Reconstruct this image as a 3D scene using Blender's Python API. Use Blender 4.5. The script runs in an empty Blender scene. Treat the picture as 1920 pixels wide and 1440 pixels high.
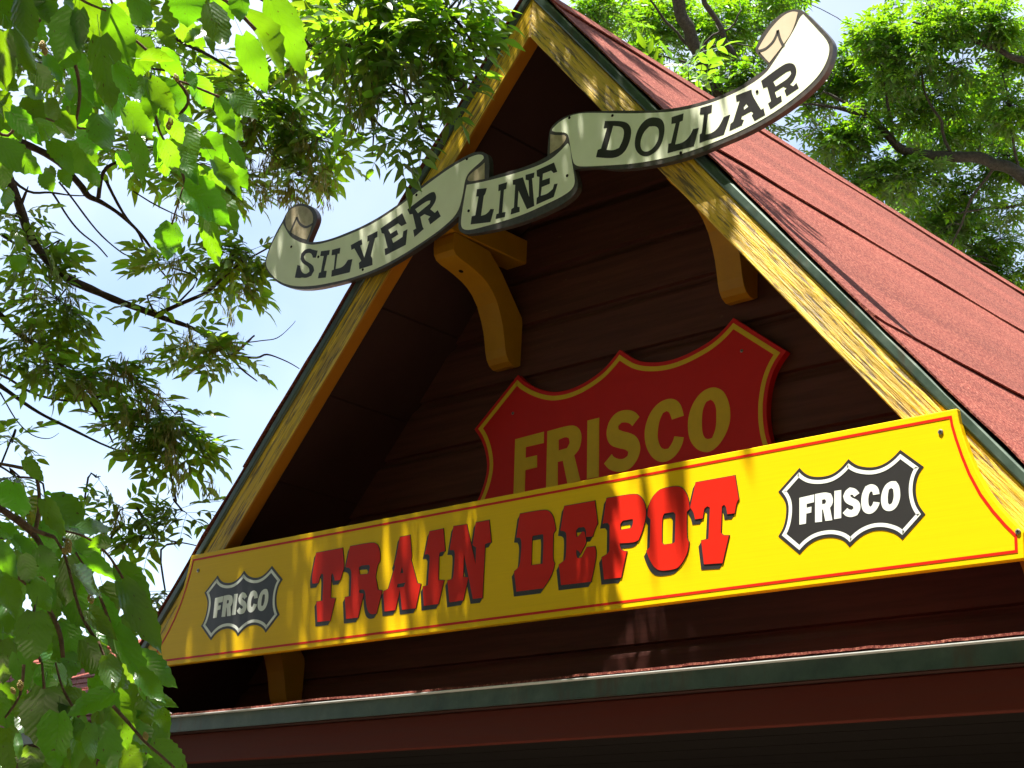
import bpy, math, random
from mathutils import Vector, Matrix, noise
from mathutils.geometry import tessellate_polygon

R = math.radians
C = bpy.context.scene.collection
SC = bpy.context.scene

# ---------------------------------------------------------------- camera
cam_data = bpy.data.cameras.new('camera')
cam = bpy.data.objects.new('camera', cam_data)
C.objects.link(cam)
cam_data.sensor_width = 36.0
cam_data.lens = 61.0877
cam_data.clip_start = 0.05
cam_data.clip_end = 2000.0
cam.matrix_world = Matrix([[0.730494, 0.18162, 0.658326, 3.350337], [0.681124, -0.263611, -0.683066, -3.452049], [0.049483, 0.947377, -0.316272, -0.893456], [0.0, 0.0, 0.0, 1.0]])
SC.camera = cam

# ---------------------------------------------------------------- light
SUN = Vector((-0.1227, -0.2454, 0.9616)).normalized()
world = bpy.data.worlds.new('World')
SC.world = world
world.use_nodes = True
wn, wl = world.node_tree.nodes, world.node_tree.links
wn.clear()
w_out = wn.new('ShaderNodeOutputWorld')
w_bg = wn.new('ShaderNodeBackground')
w_sky = wn.new('ShaderNodeTexSky')
w_sky.sky_type = 'NISHITA'
w_sky.sun_disc = False
w_sky.sun_elevation = math.asin(SUN.z)
w_sky.sun_rotation = math.atan2(SUN.x, SUN.y)
w_sky.air_density = 1.0
w_sky.dust_density = 0.6
w_sky.ozone_density = 1.0
w_bg.inputs['Strength'].default_value = 0.062
# thin high cloud, only a pale veil over the blue
w_tc = wn.new('ShaderNodeTexCoord')
w_no = wn.new('ShaderNodeTexNoise')
w_no.inputs['Scale'].default_value = 2.2
w_no.inputs['Detail'].default_value = 5.0
w_rp = wn.new('ShaderNodeValToRGB')
w_rp.color_ramp.elements[0].position = 0.36
w_rp.color_ramp.elements[1].position = 0.72
w_rp.color_ramp.elements[0].color = (0, 0, 0, 1)
w_rp.color_ramp.elements[1].color = (0.6, 0.6, 0.6, 1)
w_mx = wn.new('ShaderNodeMix')
w_mx.data_type = 'RGBA'
w_mx.inputs[7].default_value = (8.0, 8.2, 8.4, 1)
wl.new(w_tc.outputs['Generated'], w_no.inputs['Vector'])
wl.new(w_no.outputs['Fac'], w_rp.inputs['Fac'])
wl.new(w_rp.outputs['Color'], w_mx.inputs[0])
wl.new(w_sky.outputs['Color'], w_mx.inputs[6])
wl.new(w_mx.outputs[2], w_bg.inputs['Color'])
wl.new(w_bg.outputs['Background'], w_out.inputs['Surface'])

sun_data = bpy.data.lights.new('sun', 'SUN')
sun_data.energy = 5.0
sun_data.angle = R(0.53)
sun_data.color = (1.0, 0.95, 0.87)
sun = bpy.data.objects.new('sun', sun_data)
sun.rotation_euler = SUN.to_track_quat('Z', 'Y').to_euler()
sun.location = (0, 0, 30)
C.objects.link(sun)

SC.view_settings.view_transform = 'Standard'
SC.view_settings.look = 'None'
SC.view_settings.exposure = 2.1
SC.view_settings.gamma = 1.0
SC.view_settings.use_curve_mapping = False
SC.cycles.max_bounces = 8
SC.cycles.transmission_bounces = 6
SC.cycles.diffuse_bounces = 4

# ---------------------------------------------------------------- helpers
def mk(name, verts, faces, mat=None, parent=None, smooth=False, uvs=None):
    me = bpy.data.meshes.new(name)
    me.from_pydata([tuple(v) for v in verts], [], faces)
    if mat is not None:
        me.materials.append(mat)
    if uvs is not None:
        lay = me.uv_layers.new(name='UVMap')
        for l in me.loops:
            lay.data[l.index].uv = uvs[l.vertex_index]
    if smooth:
        me.polygons.foreach_set('use_smooth', [True] * len(me.polygons))
    me.update()
    o = bpy.data.objects.new(name, me)
    C.objects.link(o)
    if parent is not None:
        put(o, parent)
    return o

def root_loc(p):
    v = Vector((0, 0, 0))
    while p is not None:
        v += p.location
        p = p.parent
    return v

def put(o, parent, M=None):
    """parent o; M is where the part stands in the world"""
    o.parent = parent
    off = Matrix.Translation(-root_loc(parent))
    o.matrix_basis = off @ (M if M is not None else Matrix.Identity(4))

def thing(name, label, cat, loc=(0, 0, 0), group=None):
    o = bpy.data.objects.new(name, None)
    o.empty_display_size = 0.2
    o.location = loc
    C.objects.link(o)
    o['label'] = label
    o['category'] = cat
    if group:
        o['group'] = group
    return o

def structure(o, kind='structure'):
    o['kind'] = kind
    return o

class MB:
    def __init__(self):
        self.v, self.f, self.uv = [], [], []
    def add(self, vs, fs):
        k = len(self.v)
        self.v += [tuple(v) for v in vs]
        self.f += [tuple(i + k for i in f) for f in fs]
    def box(self, x0, x1, y0, y1, z0, z1):
        self.add([(x0,y0,z0),(x1,y0,z0),(x1,y1,z0),(x0,y1,z0),(x0,y0,z1),(x1,y0,z1),(x1,y1,z1),(x0,y1,z1)],
                 [(0,3,2,1),(4,5,6,7),(0,1,5,4),(1,2,6,5),(2,3,7,6),(3,0,4,7)])
    def prism(self, loops, y0, y1, sides=True, back=True):
        """loops: outer + holes in (x,z); front face at y0 (looks to -y), back at y1"""
        lp = [[Vector((p[0], p[1], 0)) for p in l] for l in loops]
        tris = tessellate_polygon(lp)
        flat = [p for l in loops for p in l]
        n = len(flat)
        vs = [(p[0], y0, p[1]) for p in flat] + [(p[0], y1, p[1]) for p in flat]
        fs = []
        for t in tris:
            a, b, c = (flat[i] for i in t)
            cr = (b[0]-a[0])*(c[1]-a[1]) - (b[1]-a[1])*(c[0]-a[0])
            t = tuple(t) if cr > 0 else tuple(reversed(t))
            fs.append(t)
            if back:
                fs.append(tuple(i + n for i in reversed(t)))
        k = 0
        for j, l in enumerate(loops):
            A = sum(l[i][0]*l[(i+1) % len(l)][1] - l[(i+1) % len(l)][0]*l[i][1] for i in range(len(l)))
            ccw = A > 0
            if j > 0:
                ccw = not ccw
            for i in range(len(l)):
                a, b = k + i, k + (i+1) % len(l)
                fs.append((b, a, a+n, b+n) if ccw else (a, b, b+n, a+n))
            k += len(l)
        self.add(vs, fs)
    def tube(self, pts, rad, sides=6, caps=True):
        pts = [Vector(p) for p in pts]
        n = len(pts)
        rings = []
        up = Vector((0.31, 0.17, 0.93))
        for i, p in enumerate(pts):
            d = (pts[min(i+1, n-1)] - pts[max(i-1, 0)])
            if d.length < 1e-9:
                d = Vector((0, 0, 1))
            d.normalize()
            a = d.cross(up)
            if a.length < 1e-3:
                a = d.cross(Vector((1, 0, 0)))
            a.normalize()
            b = d.cross(a)
            r = rad[i] if isinstance(rad, (list, tuple)) else rad
            rings.append([p + (a*math.cos(2*math.pi*k/sides) + b*math.sin(2*math.pi*k/sides))*r for k in range(sides)])
        vs = [q for rg in rings for q in rg]
        fs = []
        for i in range(n-1):
            for k in range(sides):
                k2 = (k+1) % sides
                fs.append((i*sides+k, i*sides+k2, (i+1)*sides+k2, (i+1)*sides+k))
        if caps:
            fs.append(tuple(reversed(range(sides))))
            fs.append(tuple((n-1)*sides + k for k in range(sides)))
        self.add(vs, fs)
    def build(self, name, mat, parent=None, smooth=False):
        return mk(name, self.v, self.f, mat, parent, smooth)

def area2(l):
    return sum(l[i][0]*l[(i+1) % len(l)][1] - l[(i+1) % len(l)][0]*l[i][1] for i in range(len(l)))

def soften(l, ang=52, it=2):
    """round the gentle turns of an outline, keep its corners"""
    for _ in range(it):
        n = len(l)
        out = []
        for i in range(n):
            a, b, c = Vector(l[i-1]), Vector(l[i]), Vector(l[(i+1) % n])
            d1, d2 = b-a, c-b
            if d1.length < 1e-6 or d2.length < 1e-6:
                continue
            if abs(d1.angle_signed(d2, 0.0)) < R(ang) and min(d1.length, d2.length) < 0.25:
                out.append(tuple(b - d1*0.25))
                out.append(tuple(b + d2*0.25))
            else:
                out.append(tuple(b))
        l = out
    return l

def grow(l, d):
    """offset an outline outwards by d (inwards when negative)"""
    if area2(l) < 0:
        l = list(reversed(l))
    n = len(l)
    out = []
    for i in range(n):
        a, b, c = Vector(l[i-1]), Vector(l[i]), Vector(l[(i+1) % n])
        e1, e2 = (b-a), (c-b)
        if e1.length < 1e-7 or e2.length < 1e-7:
            out.append(tuple(b)); continue
        e1.normalize(); e2.normalize()
        n1, n2 = Vector((e1.y, -e1.x)), Vector((e2.y, -e2.x))
        m = n1 + n2
        if m.length < 1e-4:
            m = n1
        m.normalize()
        k = min(1.0/max(m.dot(n1), 0.2), 2.6)
        out.append(tuple(b + m*d*k))
    return out

def catmull(pts, sub=4):
    P = [Vector(p) for p in pts]
    out = []
    for i in range(len(P)-1):
        a, b, c, d = P[max(i-1, 0)], P[i], P[i+1], P[min(i+2, len(P)-1)]
        for s in range(sub):
            t = s/sub
            out.append(0.5*((2*b) + (c-a)*t + (2*a-5*b+4*c-d)*t*t + (3*b-a-3*c+d)*t*t*t))
    out.append(P[-1])
    return out

def lerp_list(v, sub):
    out = []
    for i in range(len(v)-1):
        for s in range(sub):
            out.append(v[i] + (v[i+1]-v[i])*s/sub)
    out.append(v[-1])
    return out

# ---------------------------------------------------------------- materials
def new_mat(name):
    m = bpy.data.materials.new(name)
    m.use_nodes = True
    n, l = m.node_tree.nodes, m.node_tree.links
    b = n['Principled BSDF']
    return m, n, l, b

def noise_node(n, l, vec, scale, detail=4, rough=0.6):
    t = n.new('ShaderNodeTexNoise')
    t.inputs['Scale'].default_value = scale
    t.inputs['Detail'].default_value = detail
    t.inputs['Roughness'].default_value = rough
    l.new(vec, t.inputs['Vector'])
    return t

def ramp(n, l, fac, stops):
    r = n.new('ShaderNodeValToRGB')
    e = r.color_ramp.elements
    while len(e) < len(stops):
        e.new(0.5)
    for k, (p, c) in enumerate(stops):
        e[k].position = p
        e[k].color = (c[0], c[1], c[2], 1) if isinstance(c, (tuple, list)) else (c, c, c, 1)
    l.new(fac, r.inputs['Fac'])
    return r

def mixc(n, l, fac, a, b, mode='MIX'):
    m = n.new('ShaderNodeMix')
    m.data_type = 'RGBA'
    m.blend_type = mode
    for s, v in ((0, fac), (6, a), (7, b)):
        if hasattr(v, 'is_linked') or hasattr(v, 'links'):
            l.new(v, m.inputs[s])
        elif isinstance(v, (int, float)):
            m.inputs[s].default_value = v
        else:
            m.inputs[s].default_value = (v[0], v[1], v[2], 1)
    return m.outputs[2]

def bump(n, l, b, h, strength, dist=0.01):
    bp = n.new('ShaderNodeBump')
    bp.inputs['Strength'].default_value = strength
    bp.inputs['Distance'].default_value = dist
    l.new(h, bp.inputs['Height'])
    l.new(bp.outputs['Normal'], b.inputs['Normal'])

def mapped(n, l, scale=(1, 1, 1), rot=(0, 0, 0)):
    tc = n.new('ShaderNodeTexCoord')
    r1 = n.new('ShaderNodeMapping')
    r1.inputs['Rotation'].default_value = rot
    l.new(tc.outputs['Object'], r1.inputs['Vector'])
    mp = n.new('ShaderNodeMapping')
    mp.inputs['Scale'].default_value = scale
    l.new(r1.outputs['Vector'], mp.inputs['Vector'])
    return mp.outputs['Vector']

def paint(name, col, rough=0.45, dirt=0.25, grain=(6, 6, 6), spec=0.4, bumpy=0.08, dirtcol=None):
    m, n, l, b = new_mat(name)
    v = mapped(n, l, grain)
    t = noise_node(n, l, v, 3.0, 6, 0.65)
    dc = dirtcol or tuple(c*0.55 for c in col)
    r = ramp(n, l, t.outputs['Fac'], [(0.35, 0.0), (0.75, 1.0)])
    f = n.new('ShaderNodeMath'); f.operation = 'MULTIPLY'; f.inputs[1].default_value = dirt
    l.new(r.outputs['Color'], f.inputs[0])
    l.new(mixc(n, l, f.outputs[0], col, dc), b.inputs['Base Color'])
    b.inputs['Roughness'].default_value = rough
    b.inputs['Specular IOR Level'].default_value = spec
    if bumpy:
        bump(n, l, b, t.outputs['Fac'], bumpy, 0.004)
    return m

def cracked_yellow(name, ang):
    """old yellow paint on a weathered board, grain along the board"""
    m, n, l, b = new_mat(name)
    v = mapped(n, l, (1, 1, 1), (0, ang, 0))
    def stretched(sx, sz):
        mp = n.new('ShaderNodeMapping'); mp.inputs['Scale'].default_value = (sx, sz, sz)
        l.new(v, mp.inputs['Vector']); return mp.outputs['Vector']
    g = noise_node(n, l, stretched(7.0, 105), 1.0, 5, 0.7)
    g2 = noise_node(n, l, stretched(9, 60), 1.0, 3, 0.6)
    big = noise_node(n, l, stretched(2.2, 7), 1.0, 4, 0.6)
    wave = n.new('ShaderNodeTexNoise'); wave.inputs['Scale'].default_value = 1.0; wave.inputs['Detail'].default_value = 1.5
    wave.inputs['Distortion'].default_value = 1.6
    l.new(stretched(1.6, 42), wave.inputs['Vector'])
    base = ramp(n, l, big.outputs['Fac'], [(0.3, (0.62, 0.37, 0.010)), (0.55, (0.76, 0.48, 0.012)), (0.75, (0.70, 0.44, 0.025))])
    crack = ramp(n, l, g.outputs['Fac'], [(0.40, 1.0), (0.48, 0.0)])
    crack2 = ramp(n, l, wave.outputs['Fac'], [(0.41, 1.0), (0.49, 0.0)])
    flake = ramp(n, l, g2.outputs['Fac'], [(0.63, 0.0), (0.69, 1.0)])
    c1 = mixc(n, l, flake.outputs['Color'], base.outputs['Color'], (0.68, 0.48, 0.09))
    k = n.new('ShaderNodeMath'); k.operation = 'MULTIPLY'; k.inputs[1].default_value = 0.62
    l.new(crack2.outputs['Color'], k.inputs[0])
    c2 = mixc(n, l, k.outputs[0], c1, (0.30, 0.17, 0.012))
    k2 = n.new('ShaderNodeMath'); k2.operation = 'MULTIPLY'; k2.inputs[1].default_value = 0.9
    l.new(crack.outputs['Color'], k2.inputs[0])
    c3 = mixc(n, l, k2.outputs[0], c2, (0.09, 0.055, 0.012))
    l.new(c3, b.inputs['Base Color'])
    b.inputs['Roughness'].default_value = 0.5
    b.inputs['Specular IOR Level'].default_value = 0.35
    h = mixc(n, l, 0.5, g.outputs['Fac'], wave.outputs['Fac'])
    bump(n, l, b, h, 1.0, 0.012)
    return m

def roofing_mat():
    m, n, l, b = new_mat('red mineral roofing')
    v = mapped(n, l, (1, 1, 1))
    gr = noise_node(n, l, v, 125, 3, 0.85)
    gr2 = noise_node(n, l, v, 420, 1, 0.5)
    band = noise_node(n, l, mapped(n, l, (9, 0.35, 9)), 1.0, 4, 0.6)
    big = noise_node(n, l, v, 1.3, 4, 0.6)
    c = ramp(n, l, gr.outputs['Fac'], [(0.34, (0.09, 0.016, 0.011)), (0.5, (0.175, 0.037, 0.026)), (0.66, (0.42, 0.16, 0.105))])
    s = ramp(n, l, gr2.outputs['Fac'], [(0.35, 0.75), (0.65, 1.15)])
    c1 = mixc(n, l, 1.0, c.outputs['Color'], s.outputs['Color'], 'MULTIPLY')
    w = ramp(n, l, band.outputs['Fac'], [(0.35, 0.78), (0.65, 1.08)])
    c2 = mixc(n, l, 1.0, c1, w.outputs['Color'], 'MULTIPLY')
    w2 = ramp(n, l, big.outputs['Fac'], [(0.3, 0.88), (0.7, 1.06)])
    c3 = mixc(n, l, 1.0, c2, w2.outputs['Color'], 'MULTIPLY')
    l.new(c3, b.inputs['Base Color'])
    b.inputs['Roughness'].default_value = 0.92
    b.inputs['Specular IOR Level'].default_value = 0.2
    bump(n, l, b, gr.outputs['Fac'], 0.55, 0.004)
    return m

def metal_mat():
    m, n, l, b = new_mat('green weathered drip metal')
    v = mapped(n, l, (1, 1, 1))
    t = noise_node(n, l, v, 9, 6, 0.7)
    t2 = noise_node(n, l, mapped(n, l, (14, 14, 3)), 1.0, 4, 0.7)
    c = ramp(n, l, t.outputs['Fac'], [(0.3, (0.022, 0.042, 0.030)), (0.55, (0.050, 0.080, 0.058)), (0.78, (0.10, 0.13, 0.10))])
    rs = ramp(n, l, t2.outputs['Fac'], [(0.54, 0.0), (0.72, 0.85)])
    c2 = mixc(n, l, rs.outputs['Color'], c.outputs['Color'], (0.055, 0.035, 0.018))
    l.new(c2, b.inputs['Base Color'])
    b.inputs['Metallic'].default_value = 0.25
    rr = ramp(n, l, t.outputs['Fac'], [(0.3, 0.3), (0.8, 0.55)])
    l.new(rr.outputs['Color'], b.inputs['Roughness'])
    bump(n, l, b, t.outputs['Fac'], 0.1, 0.004)
    return m

def siding_mat():
    m, n, l, b = new_mat('dark red siding paint')
    g = noise_node(n, l, mapped(n, l, (3, 30, 50)), 1.0, 5, 0.65)
    sp = noise_node(n, l, mapped(n, l, (22, 40, 60)), 1.0, 5, 0.75)
    pt = noise_node(n, l, mapped(n, l, (2.0, 2.0, 3.0)), 1.0, 3, 0.6)
    c = ramp(n, l, g.outputs['Fac'], [(0.3, (0.072, 0.023, 0.017)), (0.7, (0.118, 0.037, 0.027))])
    chips = ramp(n, l, sp.outputs['Fac'], [(0.66, 0.0), (0.70, 0.55)])
    area = ramp(n, l, pt.outputs['Fac'], [(0.5, 0.0), (0.62, 1.0)])
    f = mixc(n, l, 1.0, chips.outputs['Color'], area.outputs['Color'], 'MULTIPLY')
    c2 = mixc(n, l, f, c.outputs['Color'], (0.24, 0.16, 0.07))
    l.new(c2, b.inputs['Base Color'])
    b.inputs['Roughness'].default_value = 0.62
    b.inputs['Specular IOR Level'].default_value = 0.18
    bump(n, l, b, g.outputs['Fac'], 0.25, 0.003)
    return m

def leaf_mat(name, top, under, trans, veins=True, fac=0.45, rough=0.38, vein_col=None, spec=0.5):
    m, n, l, b = new_mat(name)
    out = n['Material Output']
    oi = n.new('ShaderNodeObjectInfo')
    ge = n.new('ShaderNodeNewGeometry')
    rnd = n.new('ShaderNodeMath'); rnd.operation = 'ADD'
    l.new(oi.outputs['Random'], rnd.inputs[0]); l.new(ge.outputs['Random Per Island'], rnd.inputs[1])
    fr = n.new('ShaderNodeMath'); fr.operation = 'FRACT'; l.new(rnd.outputs[0], fr.inputs[0])
    hs = n.new('ShaderNodeHueSaturation')
    hm = n.new('ShaderNodeMapRange'); hm.inputs['To Min'].default_value = 0.478; hm.inputs['To Max'].default_value = 0.512
    vm = n.new('ShaderNodeMapRange'); vm.inputs['To Min'].default_value = 0.7; vm.inputs['To Max'].default_value = 1.3
    l.new(fr.outputs[0], hm.inputs['Value']); l.new(fr.outputs[0], vm.inputs['Value'])
    l.new(hm.outputs[0], hs.inputs['Hue']); l.new(vm.outputs[0], hs.inputs['Value'])
    side = mixc(n, l, ge.outputs['Backfacing'], top, under)
    tcol = None
    uv = n.new('ShaderNodeTexCoord')
    if veins:
        sx = n.new('ShaderNodeSeparateXYZ'); l.new(uv.outputs['UV'], sx.inputs[0])
        # u along the leaf, v across (0.5 is the midrib)
        a = n.new('ShaderNodeMath'); a.operation = 'SUBTRACT'; a.inputs[1].default_value = 0.5; l.new(sx.outputs['Y'], a.inputs[0])
        ab = n.new('ShaderNodeMath'); ab.operation = 'ABSOLUTE'; l.new(a.outputs[0], ab.inputs[0])
        mid = n.new('ShaderNodeMath'); mid.operation = 'LESS_THAN'; mid.inputs[1].default_value = 0.011; l.new(ab.outputs[0], mid.inputs[0])
        k = n.new('ShaderNodeMath'); k.operation = 'MULTIPLY'; k.inputs[1].default_value = 0.72; l.new(ab.outputs[0], k.inputs[0])
        s = n.new('ShaderNodeMath'); s.operation = 'SUBTRACT'; wv = noise_node(n, l, uv.outputs['Object'], 3.5, 2, 0.5)
        wm = n.new('ShaderNodeMath'); wm.operation = 'MULTIPLY_ADD'; wm.inputs[1].default_value = 0.14; l.new(wv.outputs['Fac'], wm.inputs[0]); l.new(sx.outputs['X'], wm.inputs[2])
        l.new(wm.outputs[0], s.inputs[0]); l.new(k.outputs[0], s.inputs[1])
        q = n.new('ShaderNodeMath'); q.operation = 'MULTIPLY'; q.inputs[1].default_value = 8.0; l.new(s.outputs[0], q.inputs[0])
        pp = n.new('ShaderNodeMath'); pp.operation = 'PINGPONG'; pp.inputs[1].default_value = 0.5; l.new(q.outputs[0], pp.inputs[0])
        lt = n.new('ShaderNodeMath'); lt.operation = 'LESS_THAN'; lt.inputs[1].default_value = 0.045; l.new(pp.outputs[0], lt.inputs[0])
        mx = n.new('ShaderNodeMath'); mx.operation = 'MAXIMUM'; l.new(mid.outputs[0], mx.inputs[0]); l.new(lt.outputs[0], mx.inputs[1])
        vk = n.new('ShaderNodeMath'); vk.operation = 'MULTIPLY'; vk.inputs[1].default_value = 0.27; l.new(mx.outputs[0], vk.inputs[0])
        side = mixc(n, l, vk.outputs[0], side, vein_col or (0.16, 0.22, 0.06))
        tcol = mixc(n, l, vk.outputs[0], trans, tuple(c*0.45 for c in trans))
        bump(n, l, b, pp.outputs[0], 0.16, 0.008)
    tn = noise_node(n, l, uv.outputs['Object'], 9 if veins else 30, 4, 0.6)
    sh = ramp(n, l, tn.outputs['Fac'], [(0.3, 0.8), (0.7, 1.15)])
    side = mixc(n, l, 1.0, side, sh.outputs['Color'], 'MULTIPLY')
    if veins:
        ofs = n.new('ShaderNodeVectorMath'); ofs.operation = 'ADD'
        sc = n.new('ShaderNodeVectorMath'); sc.operation = 'SCALE'; sc.inputs[0].default_value = (9, 5, 3)
        l.new(oi.outputs['Random'], sc.inputs['Scale'])
        l.new(uv.outputs['Object'], ofs.inputs[0]); l.new(sc.outputs[0], ofs.inputs[1])
        sp = noise_node(n, l, ofs.outputs[0], 11, 2, 0.4)
        sr = ramp(n, l, sp.outputs['Fac'], [(0.70, 0.0), (0.74, 0.8)])
        side = mixc(n, l, sr.outputs['Color'], side, (0.07, 0.035, 0.012))
        tcol = mixc(n, l, sr.outputs['Color'], tcol, (0.10, 0.045, 0.01))
    l.new(side, hs.inputs['Color'])
    l.new(hs.outputs['Color'], b.inputs['Base Color'])
    b.inputs['Roughness'].default_value = rough
    b.inputs['Specular IOR Level'].default_value = spec
    tr = n.new('ShaderNodeBsdfTranslucent')
    hs2 = n.new('ShaderNodeHueSaturation')
    l.new(hm.outputs[0], hs2.inputs['Hue']); l.new(vm.outputs[0], hs2.inputs['Value'])
    if tcol is not None:
        l.new(tcol, hs2.inputs['Color'])
    else:
        hs2.inputs['Color'].default_value = (trans[0], trans[1], trans[2], 1)
    l.new(hs2.outputs['Color'], tr.inputs['Color'])
    mix = n.new('ShaderNodeMixShader'); mix.inputs['Fac'].default_value = fac
    l.new(b.outputs['BSDF'], mix.inputs[1]); l.new(tr.outputs['BSDF'], mix.inputs[2])
    l.new(mix.outputs['Shader'], out.inputs['Surface'])
    return m

def bark_mat(name, c0, c1):
    m, n, l, b = new_mat(name)
    t = noise_node(n, l, mapped(n, l, (1, 1, 1)), 45, 6, 0.75)
    r = ramp(n, l, t.outputs['Fac'], [(0.3, c0), (0.7, c1)])
    l.new(r.outputs['Color'], b.inputs['Base Color'])
    b.inputs['Roughness'].default_value = 0.85
    b.inputs['Specular IOR Level'].default_value = 0.25
    bump(n, l, b, t.outputs['Fac'], 0.9, 0.02)
    return m

TH = math.atan(1.14949)
M_YR = cracked_yellow('cracked yellow paint right', -TH)
M_YL = cracked_yellow('cracked yellow paint left', TH)
M_BRK = paint('ochre bracket paint', (0.50, 0.22, 0.005), 0.5, 0.3, (5, 5, 5), 0.35, 0.1, (0.25, 0.11, 0.01))
M_SIGN = paint('yellow sign enamel', (0.80, 0.50, 0.002), 0.38, 0.34, (0.8, 60, 70), 0.1, 0.03, (0.62, 0.36, 0.004))
M_RED = paint('red sign enamel', (0.56, 0.017, 0.007), 0.36, 0.12, (1, 20, 26), 0.12, 0.0)
M_BLACK = paint('black sign enamel', (0.026, 0.024, 0.024), 0.36, 0.2, (3, 20, 26), 0.35, 0.0)
M_WHITE = paint('white vinyl', (0.74, 0.76, 0.70), 0.4, 0.12, (6, 6, 6), 0.4, 0.0)
M_CREAM = paint('cream ribbon paint', (0.84, 0.88, 0.66), 0.36, 0.2, (3, 3, 3), 0.25, 0.03, (0.52, 0.50, 0.36))
M_TAN = paint('tan airbrushed fold paint', (0.50, 0.42, 0.27), 0.42, 0.7, (9, 9, 9), 0.4, 0.05, (0.17, 0.12, 0.05))
M_EDGE = paint('black worn edge paint', (0.030, 0.028, 0.026), 0.42, 0.5, (22, 22, 22), 0.5, 0.25, (0.13, 0.10, 0.08))
M_SHRED = paint('deep red shield paint', (0.66, 0.014, 0.014), 0.45, 0.15, (4, 4, 4), 0.2, 0.02)
M_SHYEL = paint('ochre shield lettering', (0.78, 0.48, 0.012), 0.5, 0.2, (12, 12, 12), 0.35, 0.02)
M_ROOF = roofing_mat()
M_METAL = metal_mat()
M_LIP = paint('bright galvanised hem', (0.62, 0.62, 0.60), 0.4, 0.4, (20, 20, 20), 0.5, 0.0)
M_SIDE = siding_mat()
M_SOFF = paint('dark brown soffit paint', (0.050, 0.021, 0.017), 0.75, 0.4, (4, 4, 4), 0.2, 0.06)
M_FASC = paint('brown red fascia paint', (0.105, 0.017, 0.010), 0.65, 0.4, (1.2, 12, 20), 0.12, 0.1, (0.085, 0.028, 0.02))
M_PORCH = paint('shade-black porch planks', (0.012, 0.009, 0.008), 0.85, 0.3, (3, 3, 3), 0.1, 0.0)  # near-black colour carries the deep shade under the porch
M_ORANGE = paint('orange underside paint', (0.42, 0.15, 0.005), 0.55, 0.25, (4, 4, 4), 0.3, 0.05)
M_TAN2 = paint('pale curl paint', (0.62, 0.50, 0.36), 0.42, 0.3, (9, 9, 9), 0.4, 0.03, (0.45, 0.33, 0.2))
M_HOLE = paint('dark drilled hole', (0.012, 0.008, 0.006), 0.9, 0.1, (4, 4, 4), 0.1, 0.0)
M_SCREW = paint('grey screw steel', (0.32, 0.30, 0.27), 0.35, 0.4, (60, 60, 60), 0.5, 0.0)
M_SCREW.node_tree.nodes['Principled BSDF'].inputs['Metallic'].default_value = 0.8
M_BARK = bark_mat('ash bark', (0.030, 0.022, 0.017), (0.12, 0.09, 0.072))
M_BARKG = bark_mat('grey tree bark', (0.022, 0.020, 0.017), (0.085, 0.078, 0.066))
M_TWIG = bark_mat('mulberry twig bark', (0.10, 0.05, 0.03), (0.26, 0.16, 0.09))
M_MUL = leaf_mat('mulberry leaf', (0.014, 0.058, 0.013), (0.022, 0.066, 0.020), (0.27, 0.64, 0.006), True, 0.34, 0.27, (0.07, 0.14, 0.04), 0.8)
M_ASH = leaf_mat('ash leaf', (0.030, 0.074, 0.016), (0.050, 0.096, 0.030), (0.29, 0.54, 0.012), False, 0.43, 0.42)
M_BACK = leaf_mat('distant tree leaf', (0.026, 0.074, 0.011), (0.036, 0.084, 0.020), (0.23, 0.50, 0.006), False, 0.40, 0.45)
M_WOOD = leaf_mat('woodland leaf', (0.035, 0.085, 0.016), (0.04, 0.09, 0.02), (0.20, 0.40, 0.02), False, 0.4, 0.6)  # for the unseen leaves added to dim and green the ambient light
M_SEED = leaf_mat('olive ash seeds', (0.15, 0.17, 0.035), (0.15, 0.17, 0.04), (0.32, 0.34, 0.06), False, 0.35, 0.6)
M_BERRY = paint('unripe mulberry', (0.45, 0.40, 0.10), 0.4, 0.8, (120, 120, 120), 0.4, 0.4, (0.42, 0.14, 0.06))
M_GROUND = paint('dry gravel path with leaf litter', (0.26, 0.22, 0.17), 0.9, 0.6, (1.5, 1.5, 1.5), 0.2, 0.3, (0.16, 0.14, 0.10))

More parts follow.
